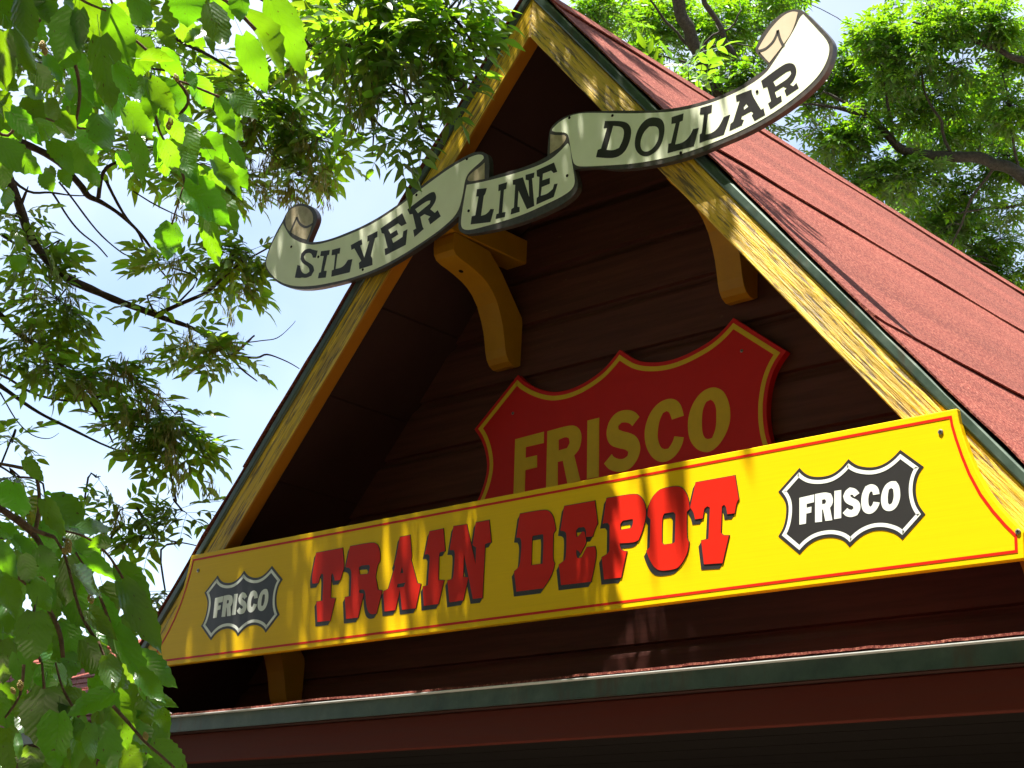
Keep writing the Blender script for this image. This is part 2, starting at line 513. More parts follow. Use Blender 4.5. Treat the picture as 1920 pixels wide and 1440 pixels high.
# ---------------------------------------------------------------- measured outlines (metres, x and z on each board)
LET = {
 'train': [
  ('T', [[(-0.7892,0.2999),(-0.6653,0.3005),(-0.65,0.2389),(-0.6574,0.2206),(-0.6634,0.2002),(-0.6889,0.2003),(-0.6953,0.2152),(-0.7035,0.2257),(-0.7086,0.2205),(-0.7023,0.1477),(-0.6803,0.1436),(-0.6952,0.0767),(-0.7547,0.0777),(-0.7676,0.1421),(-0.7389,0.143),(-0.7437,0.2167),(-0.748,0.228),(-0.7557,0.2297),(-0.7627,0.2207),(-0.7666,0.2018),(-0.794,0.202),(-0.8005,0.2249)]]),
  ('R', [[(-0.6304,0.3012),(-0.5304,0.3019),(-0.5076,0.2937),(-0.4942,0.2758),(-0.4888,0.2506),(-0.4895,0.2375),(-0.4979,0.2298),(-0.5021,0.2032),(-0.5034,0.1902),(-0.4977,0.1784),(-0.4882,0.1501),(-0.4706,0.1464),(-0.4704,0.14),(-0.4869,0.0788),(-0.5083,0.0771),(-0.5257,0.088),(-0.5362,0.1132),(-0.5428,0.1476),(-0.551,0.1578),(-0.564,0.1603),(-0.5736,0.1583),(-0.571,0.1498),(-0.5513,0.1455),(-0.5678,0.0742),(-0.622,0.0748),(-0.6352,0.1428),(-0.6091,0.1439),(-0.6136,0.2157),(-0.6189,0.2277),(-0.6281,0.2341),(-0.6425,0.2373)],[(-0.5819,0.23),(-0.5698,0.2354),(-0.5353,0.2322),(-0.5311,0.2246),(-0.5366,0.2044),(-0.5759,0.2065)]]),
  ('A', [[(-0.4077,0.3027),(-0.3638,0.3028),(-0.3493,0.2359),(-0.3528,0.2282),(-0.3184,0.1523),(-0.303,0.1481),(-0.3174,0.0777),(-0.3756,0.079),(-0.3908,0.1409),(-0.4047,0.0811),(-0.4507,0.0808),(-0.4632,0.143),(-0.4408,0.1488),(-0.4193,0.2125),(-0.4236,0.2234),(-0.4178,0.2347)],[(-0.3889,0.2109),(-0.3805,0.1903),(-0.3947,0.1904)],[(-0.4037,0.1589),(-0.368,0.1602),(-0.3752,0.1477),(-0.4047,0.1483)]]),
  ('I', [[(-0.2804,0.3033),(-0.2232,0.3043),(-0.2097,0.2364),(-0.2308,0.2346),(-0.2352,0.2278),(-0.23,0.1518),(-0.207,0.1485),(-0.2232,0.0814),(-0.2839,0.0816),(-0.2934,0.139),(-0.2721,0.1411),(-0.2719,0.2102),(-0.2719,0.2267),(-0.2793,0.2349),(-0.2933,0.2359)]]),
  ('N', [[(-0.1804,0.3057),(-0.1274,0.3046),(-0.0813,0.1817),(-0.0832,0.2311),(-0.0976,0.2393),(-0.0895,0.305),(-0.0373,0.3049),(-0.0243,0.2392),(-0.0478,0.2375),(-0.0481,0.2233),(-0.047,0.0813),(-0.0841,0.0816),(-0.13,0.2153),(-0.1287,0.1507),(-0.1078,0.1466),(-0.1231,0.082),(-0.1782,0.0811),(-0.1918,0.1462),(-0.172,0.1483),(-0.1679,0.1586),(-0.1669,0.2233),(-0.1728,0.2341),(-0.1905,0.2363)]]),
 ],
 'depot': [
  ('D', [[(0.083,0.3072),(0.1773,0.3072),(0.1979,0.297),(0.2123,0.2769),(0.2203,0.2433),(0.2123,0.2342),(0.2142,0.159),(0.2217,0.1499),(0.2181,0.1307),(0.2054,0.1073),(0.1833,0.0841),(0.084,0.0853),(0.0718,0.1437),(0.0859,0.1511),(0.0935,0.1612),(0.0957,0.2246),(0.0875,0.2377),(0.0737,0.2402)],[(0.133,0.2309),(0.136,0.2371),(0.1743,0.2373),(0.1778,0.2252),(0.1783,0.1532),(0.1354,0.1538)]]),
  ('E', [[(0.2493,0.3063),(0.359,0.306),(0.3719,0.2413),(0.3646,0.2316),(0.3558,0.2081),(0.3331,0.2092),(0.3321,0.2288),(0.3235,0.2381),(0.3028,0.2386),(0.2953,0.2318),(0.2981,0.2129),(0.3072,0.2142),(0.3186,0.2259),(0.3264,0.2242),(0.3336,0.1985),(0.3313,0.1882),(0.3142,0.1649),(0.3093,0.1732),(0.299,0.178),(0.2987,0.1639),(0.3048,0.1533),(0.3193,0.1537),(0.3363,0.1798),(0.3648,0.1788),(0.3725,0.1558),(0.3561,0.0839),(0.2494,0.0856),(0.2384,0.1433),(0.2588,0.1527),(0.263,0.1611),(0.2629,0.2252),(0.2544,0.2353),(0.2389,0.2384)]]),
  ('P', [[(0.401,0.3071),(0.4993,0.3064),(0.5192,0.2955),(0.5342,0.2735),(0.5404,0.2432),(0.528,0.1999),(0.5158,0.1774),(0.5005,0.1728),(0.4515,0.1768),(0.4528,0.1656),(0.4611,0.1549),(0.4765,0.1513),(0.4603,0.0835),(0.4014,0.0851),(0.3908,0.1459),(0.4093,0.1514),(0.4169,0.1602),(0.4149,0.2303),(0.407,0.2384),(0.3904,0.2388)],[(0.4517,0.229),(0.4602,0.2376),(0.4939,0.2373),(0.4964,0.2266),(0.4895,0.2129),(0.4523,0.2129)]]),
  ('O', [[(0.594,0.3065),(0.6404,0.3066),(0.6616,0.2949),(0.6767,0.2705),(0.6827,0.239),(0.6734,0.2319),(0.6749,0.1608),(0.6821,0.1508),(0.6798,0.1284),(0.668,0.1065),(0.6499,0.0886),(0.6334,0.0854),(0.5918,0.0858),(0.5704,0.0976),(0.5527,0.1234),(0.5435,0.1449),(0.5539,0.1539),(0.5546,0.2274),(0.5435,0.2393),(0.5461,0.2649),(0.5583,0.2874),(0.5771,0.3021)],[(0.5928,0.2281),(0.6002,0.2378),(0.6304,0.2377),(0.6373,0.23),(0.6366,0.1572),(0.6296,0.1537),(0.6004,0.1543),(0.5939,0.1605)]]),
  ('T', [[(0.7007,0.3062),(0.8248,0.3061),(0.8373,0.2425),(0.8307,0.2351),(0.8251,0.2077),(0.8021,0.2086),(0.7991,0.2263),(0.7923,0.2346),(0.7851,0.2309),(0.7829,0.1621),(0.7901,0.1545),(0.808,0.1523),(0.7891,0.0841),(0.7313,0.0875),(0.7213,0.15),(0.7442,0.1521),(0.7477,0.2334),(0.7387,0.238),(0.7295,0.2326),(0.7251,0.208),(0.7006,0.2089),(0.6961,0.227),(0.6843,0.2422)]]),
 ],
 'decal': [
  ('F', [[(1.0184,0.2201),(1.0614,0.2226),(1.0604,0.2033),(1.0392,0.2021),(1.0392,0.1923),(1.0532,0.1932),(1.0523,0.1787),(1.0383,0.1779),(1.037,0.1531),(1.0182,0.1528)]]),
  ('R', [[(1.0638,0.223),(1.0923,0.2241),(1.1081,0.2183),(1.1146,0.2053),(1.1137,0.1916),(1.1057,0.1831),(1.1121,0.1517),(1.0925,0.1523),(1.0861,0.1817),(1.0833,0.1814),(1.083,0.1518),(1.0633,0.1527)],[(1.0835,0.2063),(1.0922,0.2064),(1.0953,0.2011),(1.0929,0.1952),(1.0834,0.1948)]]),
  ('I', [[(1.1187,0.223),(1.1378,0.2226),(1.137,0.1535),(1.1172,0.1534)]]),
  ('S', [[(1.1882,0.2077),(1.1739,0.2002),(1.1701,0.2059),(1.1644,0.2074),(1.1624,0.2043),(1.1662,0.1996),(1.1815,0.1923),(1.1901,0.1816),(1.1906,0.1672),(1.1816,0.1549),(1.1655,0.1513),(1.1502,0.1558),(1.1414,0.1655),(1.1543,0.1757),(1.1589,0.1713),(1.1665,0.1692),(1.1719,0.1725),(1.1697,0.1783),(1.1563,0.1846),(1.1468,0.1931),(1.1431,0.2064),(1.1491,0.2192),(1.1619,0.2253),(1.1773,0.2209)]]),
  ('C', [[(1.243,0.1977),(1.2407,0.211),(1.2314,0.2218),(1.2182,0.2255),(1.2049,0.2213),(1.1951,0.2057),(1.192,0.184),(1.1955,0.1649),(1.2056,0.155),(1.2188,0.1522),(1.2321,0.1582),(1.241,0.1704),(1.243,0.1768),(1.2261,0.1809),(1.223,0.1729),(1.2172,0.1696),(1.2128,0.1743),(1.2119,0.188),(1.214,0.2013),(1.2191,0.2073),(1.2236,0.206),(1.2257,0.1975)]]),
  ('O', [[(1.299,0.1856),(1.2966,0.2095),(1.2876,0.2216),(1.2747,0.2245),(1.2596,0.2183),(1.2499,0.2028),(1.2457,0.1832),(1.2491,0.1642),(1.2582,0.1546),(1.273,0.1515),(1.2861,0.1574),(1.2945,0.1696)],[(1.2813,0.1899),(1.2798,0.2035),(1.2743,0.2077),(1.2679,0.2043),(1.2645,0.1872),(1.2653,0.172),(1.2697,0.1674),(1.2761,0.1705),(1.28,0.18)]]),
 ],
 'big': [
  ('F', [[(-0.3647,0.7109),(-0.24,0.7154),(-0.2389,0.6777),(-0.3159,0.6767),(-0.3147,0.6407),(-0.2655,0.6414),(-0.2631,0.6012),(-0.3132,0.5996),(-0.3115,0.5289),(-0.3598,0.5273)]]),
  ('R', [[(-0.2255,0.7142),(-0.1317,0.7185),(-0.1016,0.7099),(-0.0835,0.6899),(-0.079,0.6638),(-0.087,0.6315),(-0.1076,0.6159),(-0.0783,0.53),(-0.1309,0.5284),(-0.1544,0.6057),(-0.1755,0.6053),(-0.1713,0.5289),(-0.2202,0.5278)],[(-0.1757,0.6779),(-0.146,0.6827),(-0.1321,0.6748),(-0.1286,0.6594),(-0.1386,0.6442),(-0.1737,0.6423)]]),
  ('I', [[(-0.0583,0.7201),(-0.0103,0.7214),(-0.0035,0.5311),(-0.0515,0.531)]]),
  ('S', [[(0.1502,0.6958),(0.1328,0.7154),(0.0993,0.7281),(0.0608,0.7275),(0.0331,0.7074),(0.0204,0.6762),(0.0237,0.6465),(0.0392,0.6233),(0.0705,0.6098),(0.0989,0.6011),(0.1109,0.591),(0.1083,0.5791),(0.0924,0.5715),(0.0719,0.5748),(0.052,0.5853),(0.0455,0.595),(0.0156,0.5693),(0.0345,0.5487),(0.0632,0.5361),(0.0939,0.5313),(0.1264,0.5397),(0.1496,0.5644),(0.1582,0.5914),(0.1539,0.6145),(0.1406,0.6351),(0.1148,0.651),(0.0839,0.6612),(0.0692,0.6699),(0.0678,0.6805),(0.0802,0.6896),(0.0982,0.6876),(0.1137,0.6808),(0.1232,0.6709)]]),
  ('C', [[(0.3196,0.6693),(0.3099,0.7032),(0.2894,0.7255),(0.2601,0.7339),(0.2242,0.7282),(0.1931,0.7038),(0.1759,0.6694),(0.171,0.6366),(0.1782,0.5983),(0.1974,0.5656),(0.2205,0.5453),(0.2476,0.5366),(0.2741,0.5405),(0.3002,0.5563),(0.3172,0.5826),(0.3211,0.602),(0.2865,0.6108),(0.2794,0.5925),(0.2643,0.5767),(0.2487,0.5764),(0.2327,0.5874),(0.223,0.613),(0.2222,0.6391),(0.2281,0.6715),(0.241,0.6915),(0.2544,0.6954),(0.2658,0.6889),(0.2753,0.665)]]),
  ('O', [[(0.4903,0.6397),(0.4856,0.6765),(0.4682,0.7142),(0.4444,0.7326),(0.4185,0.7393),(0.384,0.7319),(0.354,0.7043),(0.3372,0.6669),(0.335,0.627),(0.3433,0.5892),(0.3656,0.5601),(0.3918,0.5451),(0.4175,0.5409),(0.4471,0.5539),(0.472,0.5819),(0.4864,0.6117)],[(0.4393,0.6488),(0.4389,0.6706),(0.43,0.6922),(0.417,0.7008),(0.4019,0.6974),(0.3901,0.6794),(0.3864,0.6472),(0.3885,0.6069),(0.3974,0.5873),(0.4104,0.5805),(0.4254,0.5826),(0.4357,0.6025),(0.4396,0.6234)]]),
 ],
 'silver': [
  ('S', [[(-0.9063,1.3543),(-0.9122,1.3302),(-0.9277,1.3341),(-0.9358,1.3502),(-0.952,1.3586),(-0.9685,1.3592),(-0.9771,1.3507),(-0.9701,1.3348),(-0.9438,1.3189),(-0.9218,1.3029),(-0.9152,1.2843),(-0.9281,1.2683),(-0.9549,1.2663),(-0.9772,1.2741),(-0.9875,1.274),(-1.0148,1.2823),(-1.0068,1.3266),(-0.9925,1.3201),(-0.9859,1.3027),(-0.9729,1.2876),(-0.9538,1.2809),(-0.9394,1.2859),(-0.9409,1.2969),(-0.9548,1.3109),(-0.9799,1.3265),(-0.994,1.345),(-0.9924,1.3643),(-0.9755,1.3752),(-0.9511,1.3742),(-0.9303,1.3634)]]),
  ('I', [[(-0.8875,1.3475),(-0.8427,1.3405),(-0.8442,1.3239),(-0.8531,1.3245),(-0.864,1.2706),(-0.8488,1.2669),(-0.8506,1.2434),(-0.8911,1.2502),(-0.8876,1.2691),(-0.8787,1.2691),(-0.8711,1.3264),(-0.8894,1.3301)]]),
  ('L', [[(-0.83,1.3381),(-0.7887,1.3353),(-0.7902,1.3147),(-0.801,1.3165),(-0.8043,1.2628),(-0.7813,1.2602),(-0.7598,1.2645),(-0.7444,1.2803),(-0.7223,1.2777),(-0.7302,1.2332),(-0.8219,1.2395),(-0.8223,1.2618),(-0.813,1.2624),(-0.8114,1.3157),(-0.8305,1.3184)]]),
  ('V', [[(-0.736,1.3312),(-0.6836,1.3386),(-0.6786,1.3199),(-0.6886,1.3175),(-0.6632,1.2684),(-0.644,1.3235),(-0.654,1.3228),(-0.6563,1.3433),(-0.6085,1.3483),(-0.6069,1.3284),(-0.6189,1.3253),(-0.632,1.2669),(-0.6225,1.2563),(-0.6198,1.2319),(-0.6829,1.2329),(-0.6872,1.2558),(-0.6764,1.2606),(-0.7169,1.315),(-0.731,1.3132)]]),
  ('E', [[(-0.594,1.354),(-0.4948,1.3812),(-0.4704,1.3392),(-0.494,1.336),(-0.5108,1.3506),(-0.5564,1.3401),(-0.5435,1.3223),(-0.515,1.328),(-0.5056,1.3105),(-0.536,1.3032),(-0.5271,1.2854),(-0.4845,1.2957),(-0.4826,1.3147),(-0.4639,1.3171),(-0.4667,1.264),(-0.5608,1.2512),(-0.5661,1.2749),(-0.5524,1.2755),(-0.5748,1.3304),(-0.5865,1.3355)]]),
  ('R', [[(-0.471,1.3883),(-0.372,1.4204),(-0.3504,1.4164),(-0.3395,1.4),(-0.3419,1.3805),(-0.3638,1.3602),(-0.341,1.3411),(-0.3284,1.3474),(-0.3131,1.3224),(-0.3589,1.3065),(-0.3698,1.3275),(-0.3603,1.3338),(-0.3894,1.3501),(-0.4076,1.3456),(-0.3944,1.3078),(-0.3872,1.2987),(-0.4281,1.2811),(-0.436,1.3066),(-0.4228,1.3092),(-0.4444,1.3657),(-0.4581,1.3673)],[(-0.435,1.3794),(-0.3829,1.3945),(-0.365,1.3908),(-0.3673,1.3805),(-0.4198,1.3611)]]),
 ],
 'line': [
  ('L', [[(-0.158,1.372),(-0.1154,1.3639),(-0.1203,1.3465),(-0.127,1.3409),(-0.1338,1.2756),(-0.1148,1.2742),(-0.1011,1.2798),(-0.0937,1.2878),(-0.0793,1.2832),(-0.0914,1.2439),(-0.1763,1.2582),(-0.1736,1.2844),(-0.1583,1.284),(-0.1487,1.345),(-0.1595,1.348)]]),
  ('I', [[(-0.0648,1.3608),(-0.0297,1.3591),(-0.0315,1.3385),(-0.0412,1.3375),(-0.0438,1.2625),(-0.0289,1.2603),(-0.031,1.2444),(-0.0698,1.2481),(-0.0671,1.2633),(-0.0578,1.2634),(-0.0548,1.3395),(-0.0642,1.3391)]]),
  ('N', [[(-0.0052,1.3596),(0.0362,1.357),(0.0673,1.2816),(0.061,1.34),(0.0484,1.3454),(0.0473,1.3616),(0.0833,1.3593),(0.082,1.3432),(0.0744,1.3428),(0.0892,1.2484),(0.0602,1.2454),(0.0205,1.3184),(0.0195,1.2645),(0.0288,1.2612),(0.0298,1.2453),(-0.0067,1.246),(-0.0047,1.263),(0.0057,1.2657),(0.0062,1.3408),(-0.0042,1.3437)]]),
  ('E', [[(0.092,1.3641),(0.1613,1.3696),(0.176,1.3355),(0.1619,1.3349),(0.1511,1.3463),(0.1182,1.3456),(0.1168,1.3234),(0.1471,1.3235),(0.1482,1.3044),(0.1158,1.3026),(0.1135,1.2743),(0.1411,1.2731),(0.1617,1.2832),(0.1662,1.2975),(0.1795,1.2955),(0.1663,1.2561),(0.098,1.2503),(0.0981,1.2713),(0.1055,1.2747),(0.1052,1.3384),(0.0946,1.3433)]]),
 ],
 'dollar': [
  ('D', [[(0.3564,1.446),(0.4226,1.4253),(0.448,1.408),(0.4588,1.3813),(0.4503,1.3438),(0.4315,1.3199),(0.402,1.3139),(0.3666,1.3235),(0.3266,1.3383),(0.3322,1.3601),(0.3449,1.3606),(0.3651,1.4209),(0.3523,1.424)],[(0.3878,1.4203),(0.4207,1.408),(0.4314,1.3898),(0.4274,1.3634),(0.4133,1.3422),(0.391,1.3404),(0.3655,1.3502)]]),
  ('O', [[(0.5434,1.3993),(0.5653,1.3883),(0.5778,1.3676),(0.5786,1.3383),(0.5677,1.3043),(0.5443,1.2864),(0.5157,1.2833),(0.4911,1.296),(0.4732,1.3201),(0.4707,1.3503),(0.4809,1.3809),(0.5022,1.3996),(0.5215,1.4041)],[(0.5466,1.3711),(0.559,1.3568),(0.5597,1.3316),(0.5484,1.3101),(0.5272,1.2977),(0.5054,1.3021),(0.4927,1.3184),(0.4919,1.3438),(0.5033,1.3655),(0.5224,1.3765)]]),
  ('L', [[(0.6035,1.3804),(0.645,1.379),(0.6427,1.3578),(0.6324,1.3568),(0.6176,1.2913),(0.6433,1.2884),(0.6663,1.2983),(0.6797,1.3195),(0.6991,1.3176),(0.6831,1.2663),(0.5913,1.2724),(0.5938,1.3005),(0.6033,1.2997),(0.6183,1.3571),(0.6031,1.3597)]]),
  ('L', [[(0.7039,1.3776),(0.7438,1.3751),(0.7424,1.351),(0.7305,1.3507),(0.7229,1.2899),(0.7443,1.2874),(0.7667,1.2967),(0.7843,1.3236),(0.8058,1.3249),(0.785,1.2709),(0.7027,1.2705),(0.7032,1.296),(0.71,1.2979),(0.7168,1.353),(0.702,1.3576)]]),
  ('A', [[(0.8239,1.3765),(0.876,1.3781),(0.8784,1.36),(0.9079,1.3066),(0.9156,1.3093),(0.9209,1.2877),(0.8863,1.2803),(0.8775,1.299),(0.8827,1.3054),(0.8752,1.3129),(0.8445,1.3078),(0.8424,1.2993),(0.8512,1.2945),(0.8448,1.2805),(0.8037,1.2764),(0.807,1.2963),(0.8159,1.2996),(0.8374,1.3572),(0.8263,1.3567)],[(0.8509,1.3339),(0.8588,1.341),(0.8663,1.3298),(0.8519,1.3244)]]),
  ('R', [[(0.9074,1.3935),(0.9785,1.419),(1.002,1.417),(1.0168,1.4048),(1.0222,1.3823),(1.0125,1.3618),(0.9998,1.3522),(1.0112,1.3433),(1.0209,1.3503),(1.0279,1.333),(0.9892,1.3213),(0.9828,1.3399),(0.9904,1.3446),(0.9786,1.3532),(0.9517,1.3462),(0.9585,1.326),(0.9722,1.3284),(0.9747,1.3109),(0.938,1.2989),(0.9303,1.3181),(0.9401,1.3221),(0.927,1.3702),(0.9141,1.3697)],[(0.9464,1.379),(0.9892,1.3946),(1.0019,1.3931),(1.004,1.3825),(0.9943,1.3718),(0.9551,1.361)]]),
 ],
}
DECAL = [(1.0186,0.2965),(1.0308,0.2823),(1.0488,0.2707),(1.0728,0.2646),(1.0967,0.2634),(1.1164,0.2667),(1.1381,0.2779),(1.1586,0.2966),(1.1713,0.2849),(1.1866,0.2749),(1.2133,0.2669),(1.2361,0.2651),(1.2588,0.2694),(1.2815,0.2811),(1.3006,0.2967),(1.361,0.2459),(1.3467,0.2304),(1.3396,0.2098),(1.3382,0.1866),(1.343,0.1627),(1.3516,0.1467),(1.362,0.1327),(1.3008,0.0799),(1.2901,0.0912),(1.2756,0.1006),(1.248,0.1102),(1.2181,0.1114),(1.1876,0.1018),(1.1587,0.0803),(1.1474,0.0945),(1.1302,0.1047),(1.1031,0.1116),(1.0677,0.1102),(1.0399,0.0983),(1.0179,0.0793),(0.956,0.1319),(0.9716,0.1519),(0.9789,0.179),(0.9797,0.2069),(0.9716,0.2257),(0.9559,0.2446)]
BIGTOP = [(-0.555,0.7773),(-0.3679,0.9321),(-0.3464,0.9114),(-0.3223,0.8934),(-0.2694,0.8635),(-0.2123,0.8426),(-0.1679,0.8377),(-0.1243,0.839),(-0.0708,0.8495),(-0.008,0.8737),(0.0278,0.8986),(0.0632,0.9307),(0.103,0.9004),(0.1413,0.8763),(0.1974,0.8601),(0.2569,0.8538),(0.3108,0.858),(0.3638,0.8697),(0.4118,0.884),(0.4548,0.9066),(0.4965,0.9403),(0.6832,0.7981),(0.6488,0.7639),(0.6265,0.7183),(0.6165,0.6632),(0.6157,0.635)]
BIGLEFT = [(-0.555,0.7773),(-0.5209,0.738),(-0.4966,0.6896),(-0.4836,0.6347),(-0.4826,0.5821),(-0.4932,0.5293)]
RIB = {'outline':[(-1.1078,1.526),(-1.146,1.4829),(-1.1789,1.4251),(-1.192,1.3843),(-1.1854,1.3607),(-1.1471,1.3165),(-1.0978,1.2788),(-1.0379,1.2497),(-0.9679,1.2278),(-0.8942,1.2148),(-0.8168,1.2083),(-0.7411,1.204),(-0.6952,1.2022),(-0.6164,1.2017),(-0.5079,1.2158),(-0.403,1.2418),(-0.3008,1.2713),(-0.2314,1.3013),(-0.2325,1.2794),(-0.2306,1.2564),(-0.2122,1.2385),(-0.1923,1.2304),(-0.1583,1.2234),(-0.0963,1.2158),(-0.0309,1.2097),(0.0603,1.2074),(0.1489,1.2142),(0.2138,1.2252),(0.2517,1.2431),(0.2633,1.2683),(0.2508,1.3039),(0.2442,1.3237),(0.2737,1.3188),(0.3167,1.3091),(0.3595,1.2939),(0.3934,1.2797),(0.4581,1.2639),(0.5311,1.251),(0.6118,1.2418),(0.7043,1.2389),(0.772,1.2448),(0.8604,1.2518),(0.9467,1.2686),(1.0144,1.2903),(1.0687,1.3157),(1.1059,1.3424),(1.1267,1.3745),(1.1352,1.4107),(1.1334,1.435),(1.1152,1.4651),(1.0741,1.5198),(1.049,1.5532),(1.0279,1.5699),(1.0022,1.5777),(0.9677,1.5768),(0.9329,1.5587),(0.9024,1.5286),(0.8858,1.4975),(0.8894,1.484),(0.9202,1.447),(0.9312,1.4331),(0.9203,1.4247),(0.8811,1.4136),(0.837,1.3999),(0.7698,1.3933),(0.7243,1.3937),(0.6548,1.3995),(0.5837,1.4117),(0.5109,1.4307),(0.4111,1.4632),(0.3343,1.4859),(0.2426,1.5112),(0.1898,1.5112),(0.1548,1.5019),(0.1377,1.4868),(0.1336,1.4659),(0.1319,1.4332),(0.1329,1.3998),(0.0938,1.393),(0.0258,1.3907),(-0.0439,1.3959),(-0.1099,1.398),(-0.1102,1.4339),(-0.1137,1.4614),(-0.1233,1.4813),(-0.1461,1.4976),(-0.1805,1.506),(-0.2096,1.505),(-0.2533,1.4986),(-0.3022,1.4897),(-0.351,1.4746),(-0.3905,1.4652),(-0.4335,1.4486),(-0.4752,1.4314),(-0.5286,1.4172),(-0.6099,1.3976),(-0.6936,1.3864),(-0.7624,1.3833),(-0.8207,1.3814),(-0.8802,1.384),(-0.9292,1.3914),(-0.9607,1.4011),(-0.9561,1.412),(-0.9413,1.4384),(-0.9266,1.4648),(-0.9245,1.4859),(-0.9387,1.5114),(-0.9664,1.5364),(-1.0124,1.5586),(-1.0506,1.5659),(-1.0868,1.5558),(-1.1032,1.5381)],'silver':[(-1.1105,1.509),(-1.1387,1.4766),(-1.1749,1.4197),(-1.1854,1.3827),(-1.1791,1.3614),(-1.1413,1.3195),(-1.0923,1.284),(-1.0328,1.2571),(-0.9694,1.2392),(-0.8956,1.2256),(-0.818,1.2177),(-0.7304,1.2106),(-0.6176,1.2122),(-0.5089,1.2261),(-0.4038,1.25),(-0.3015,1.2795),(-0.2349,1.3134),(-0.2188,1.3777),(-0.2155,1.4148),(-0.2043,1.4383),(-0.1763,1.4531),(-0.1483,1.464),(-0.1369,1.472),(-0.1401,1.4825),(-0.1552,1.4908),(-0.1796,1.4942),(-0.2184,1.4922),(-0.267,1.4852),(-0.3158,1.4742),(-0.3895,1.4525),(-0.4325,1.4381),(-0.4744,1.423),(-0.5543,1.3993),(-0.6363,1.3817),(-0.7209,1.3746),(-0.8077,1.3718),(-0.8791,1.3752),(-0.9278,1.3812),(-0.9657,1.3929),(-1.0112,1.4132),(-1.0586,1.4427),(-1.0883,1.4768)],'line':[(-0.2051,1.4004),(-0.1621,1.394),(-0.1092,1.3884),(-0.043,1.3826),(0.0266,1.3793),(0.0947,1.378),(0.148,1.3844),(0.1826,1.3997),(0.2124,1.4181),(0.2217,1.4062),(0.2279,1.3717),(0.2363,1.3332),(0.2444,1.3022),(0.2479,1.2762),(0.2337,1.2588),(0.1909,1.2475),(0.1253,1.2404),(0.0587,1.2331),(-0.0324,1.232),(-0.1261,1.2365),(-0.1739,1.2397),(-0.2033,1.2474),(-0.2179,1.2606),(-0.2211,1.2877),(-0.2153,1.3351),(-0.2092,1.3788)],'dollar':[(0.1469,1.484),(0.1684,1.4976),(0.199,1.5047),(0.2341,1.5065),(0.2824,1.4967),(0.4367,1.4448),(0.5259,1.4183),(0.6079,1.3965),(0.6784,1.3849),(0.7473,1.3809),(0.8149,1.3848),(0.8812,1.3954),(0.9247,1.4131),(0.9398,1.4282),(0.9807,1.4726),(1.0149,1.5129),(1.032,1.5432),(1.0426,1.5482),(1.0823,1.4928),(1.1191,1.44),(1.125,1.4104),(1.1144,1.3787),(1.0895,1.3479),(1.0479,1.3225),(0.9891,1.2984),(0.9252,1.2792),(0.8383,1.2646),(0.7493,1.2576),(0.658,1.2547),(0.5641,1.262),(0.4674,1.2766),(0.3929,1.2942),(0.2951,1.3179),(0.245,1.3336),(0.2326,1.3631),(0.2224,1.4096),(0.2146,1.443),(0.2016,1.4561),(0.179,1.4649),(0.161,1.4704),(0.1472,1.4783)],'fold1':[(-0.1323,1.4555),(-0.1281,1.3994),(-0.1628,1.4036),(-0.1921,1.4082),(-0.2035,1.4163),(-0.201,1.4278),(-0.1801,1.4389),(-0.1517,1.446)],'fold2':[(0.141,1.4692),(0.1661,1.4578),(0.1975,1.45),(0.2059,1.4401),(0.2009,1.427),(0.1775,1.4122),(0.1424,1.4051)],'curl1':[(-1.1,1.5151),(-1.0983,1.539),(-1.0741,1.5546),(-1.0304,1.5547),(-0.9914,1.5401),(-0.9605,1.5151),(-0.9453,1.4871),(-0.9529,1.4436),(-0.9712,1.4116),(-1.007,1.4273),(-1.0611,1.4609),(-1.0883,1.4855)],'curl2':[(1.0257,1.5609),(1.0171,1.5304),(1.0021,1.5014),(0.9742,1.4748),(0.9333,1.4405),(0.9026,1.4815),(0.8973,1.4956),(0.9156,1.5198),(0.946,1.5499),(0.9807,1.5692),(1.0086,1.5704)]}
STROKE = {'c1a':[(-1.0669,1.458),(-1.052,1.4848),(-1.0371,1.5125)],'c1b':[(-1.0371,1.5125),(-1.0178,1.4846),(-0.9938,1.4665),(-0.9715,1.4593),(-0.9458,1.4634)],'c2a':[(0.8982,1.4871),(0.9201,1.4864),(0.9418,1.4963),(0.9548,1.5121),(0.9613,1.5289)],'c2b':[(0.9613,1.5289),(0.9678,1.5014),(0.9807,1.4718)]}
SCREW_SIGN = [(-1.3994,0.3125),(-1.5801,0.0413),(1.4077,0.3222),(1.5898,0.0619)]
SCREW_BIG = [(-0.3809,0.8019),(0.5281,0.8298)]
SCREW_RIB = [(-0.4327,1.4287),(-0.6652,1.2266),(-0.899,1.3299),(-1.0502,1.4049),(-0.2109,1.4908),(-0.1889,1.3072),(0.2167,1.3108),(0.2155,1.5006),(0.3843,1.4544),(0.6384,1.2593),(0.8945,1.3656)]
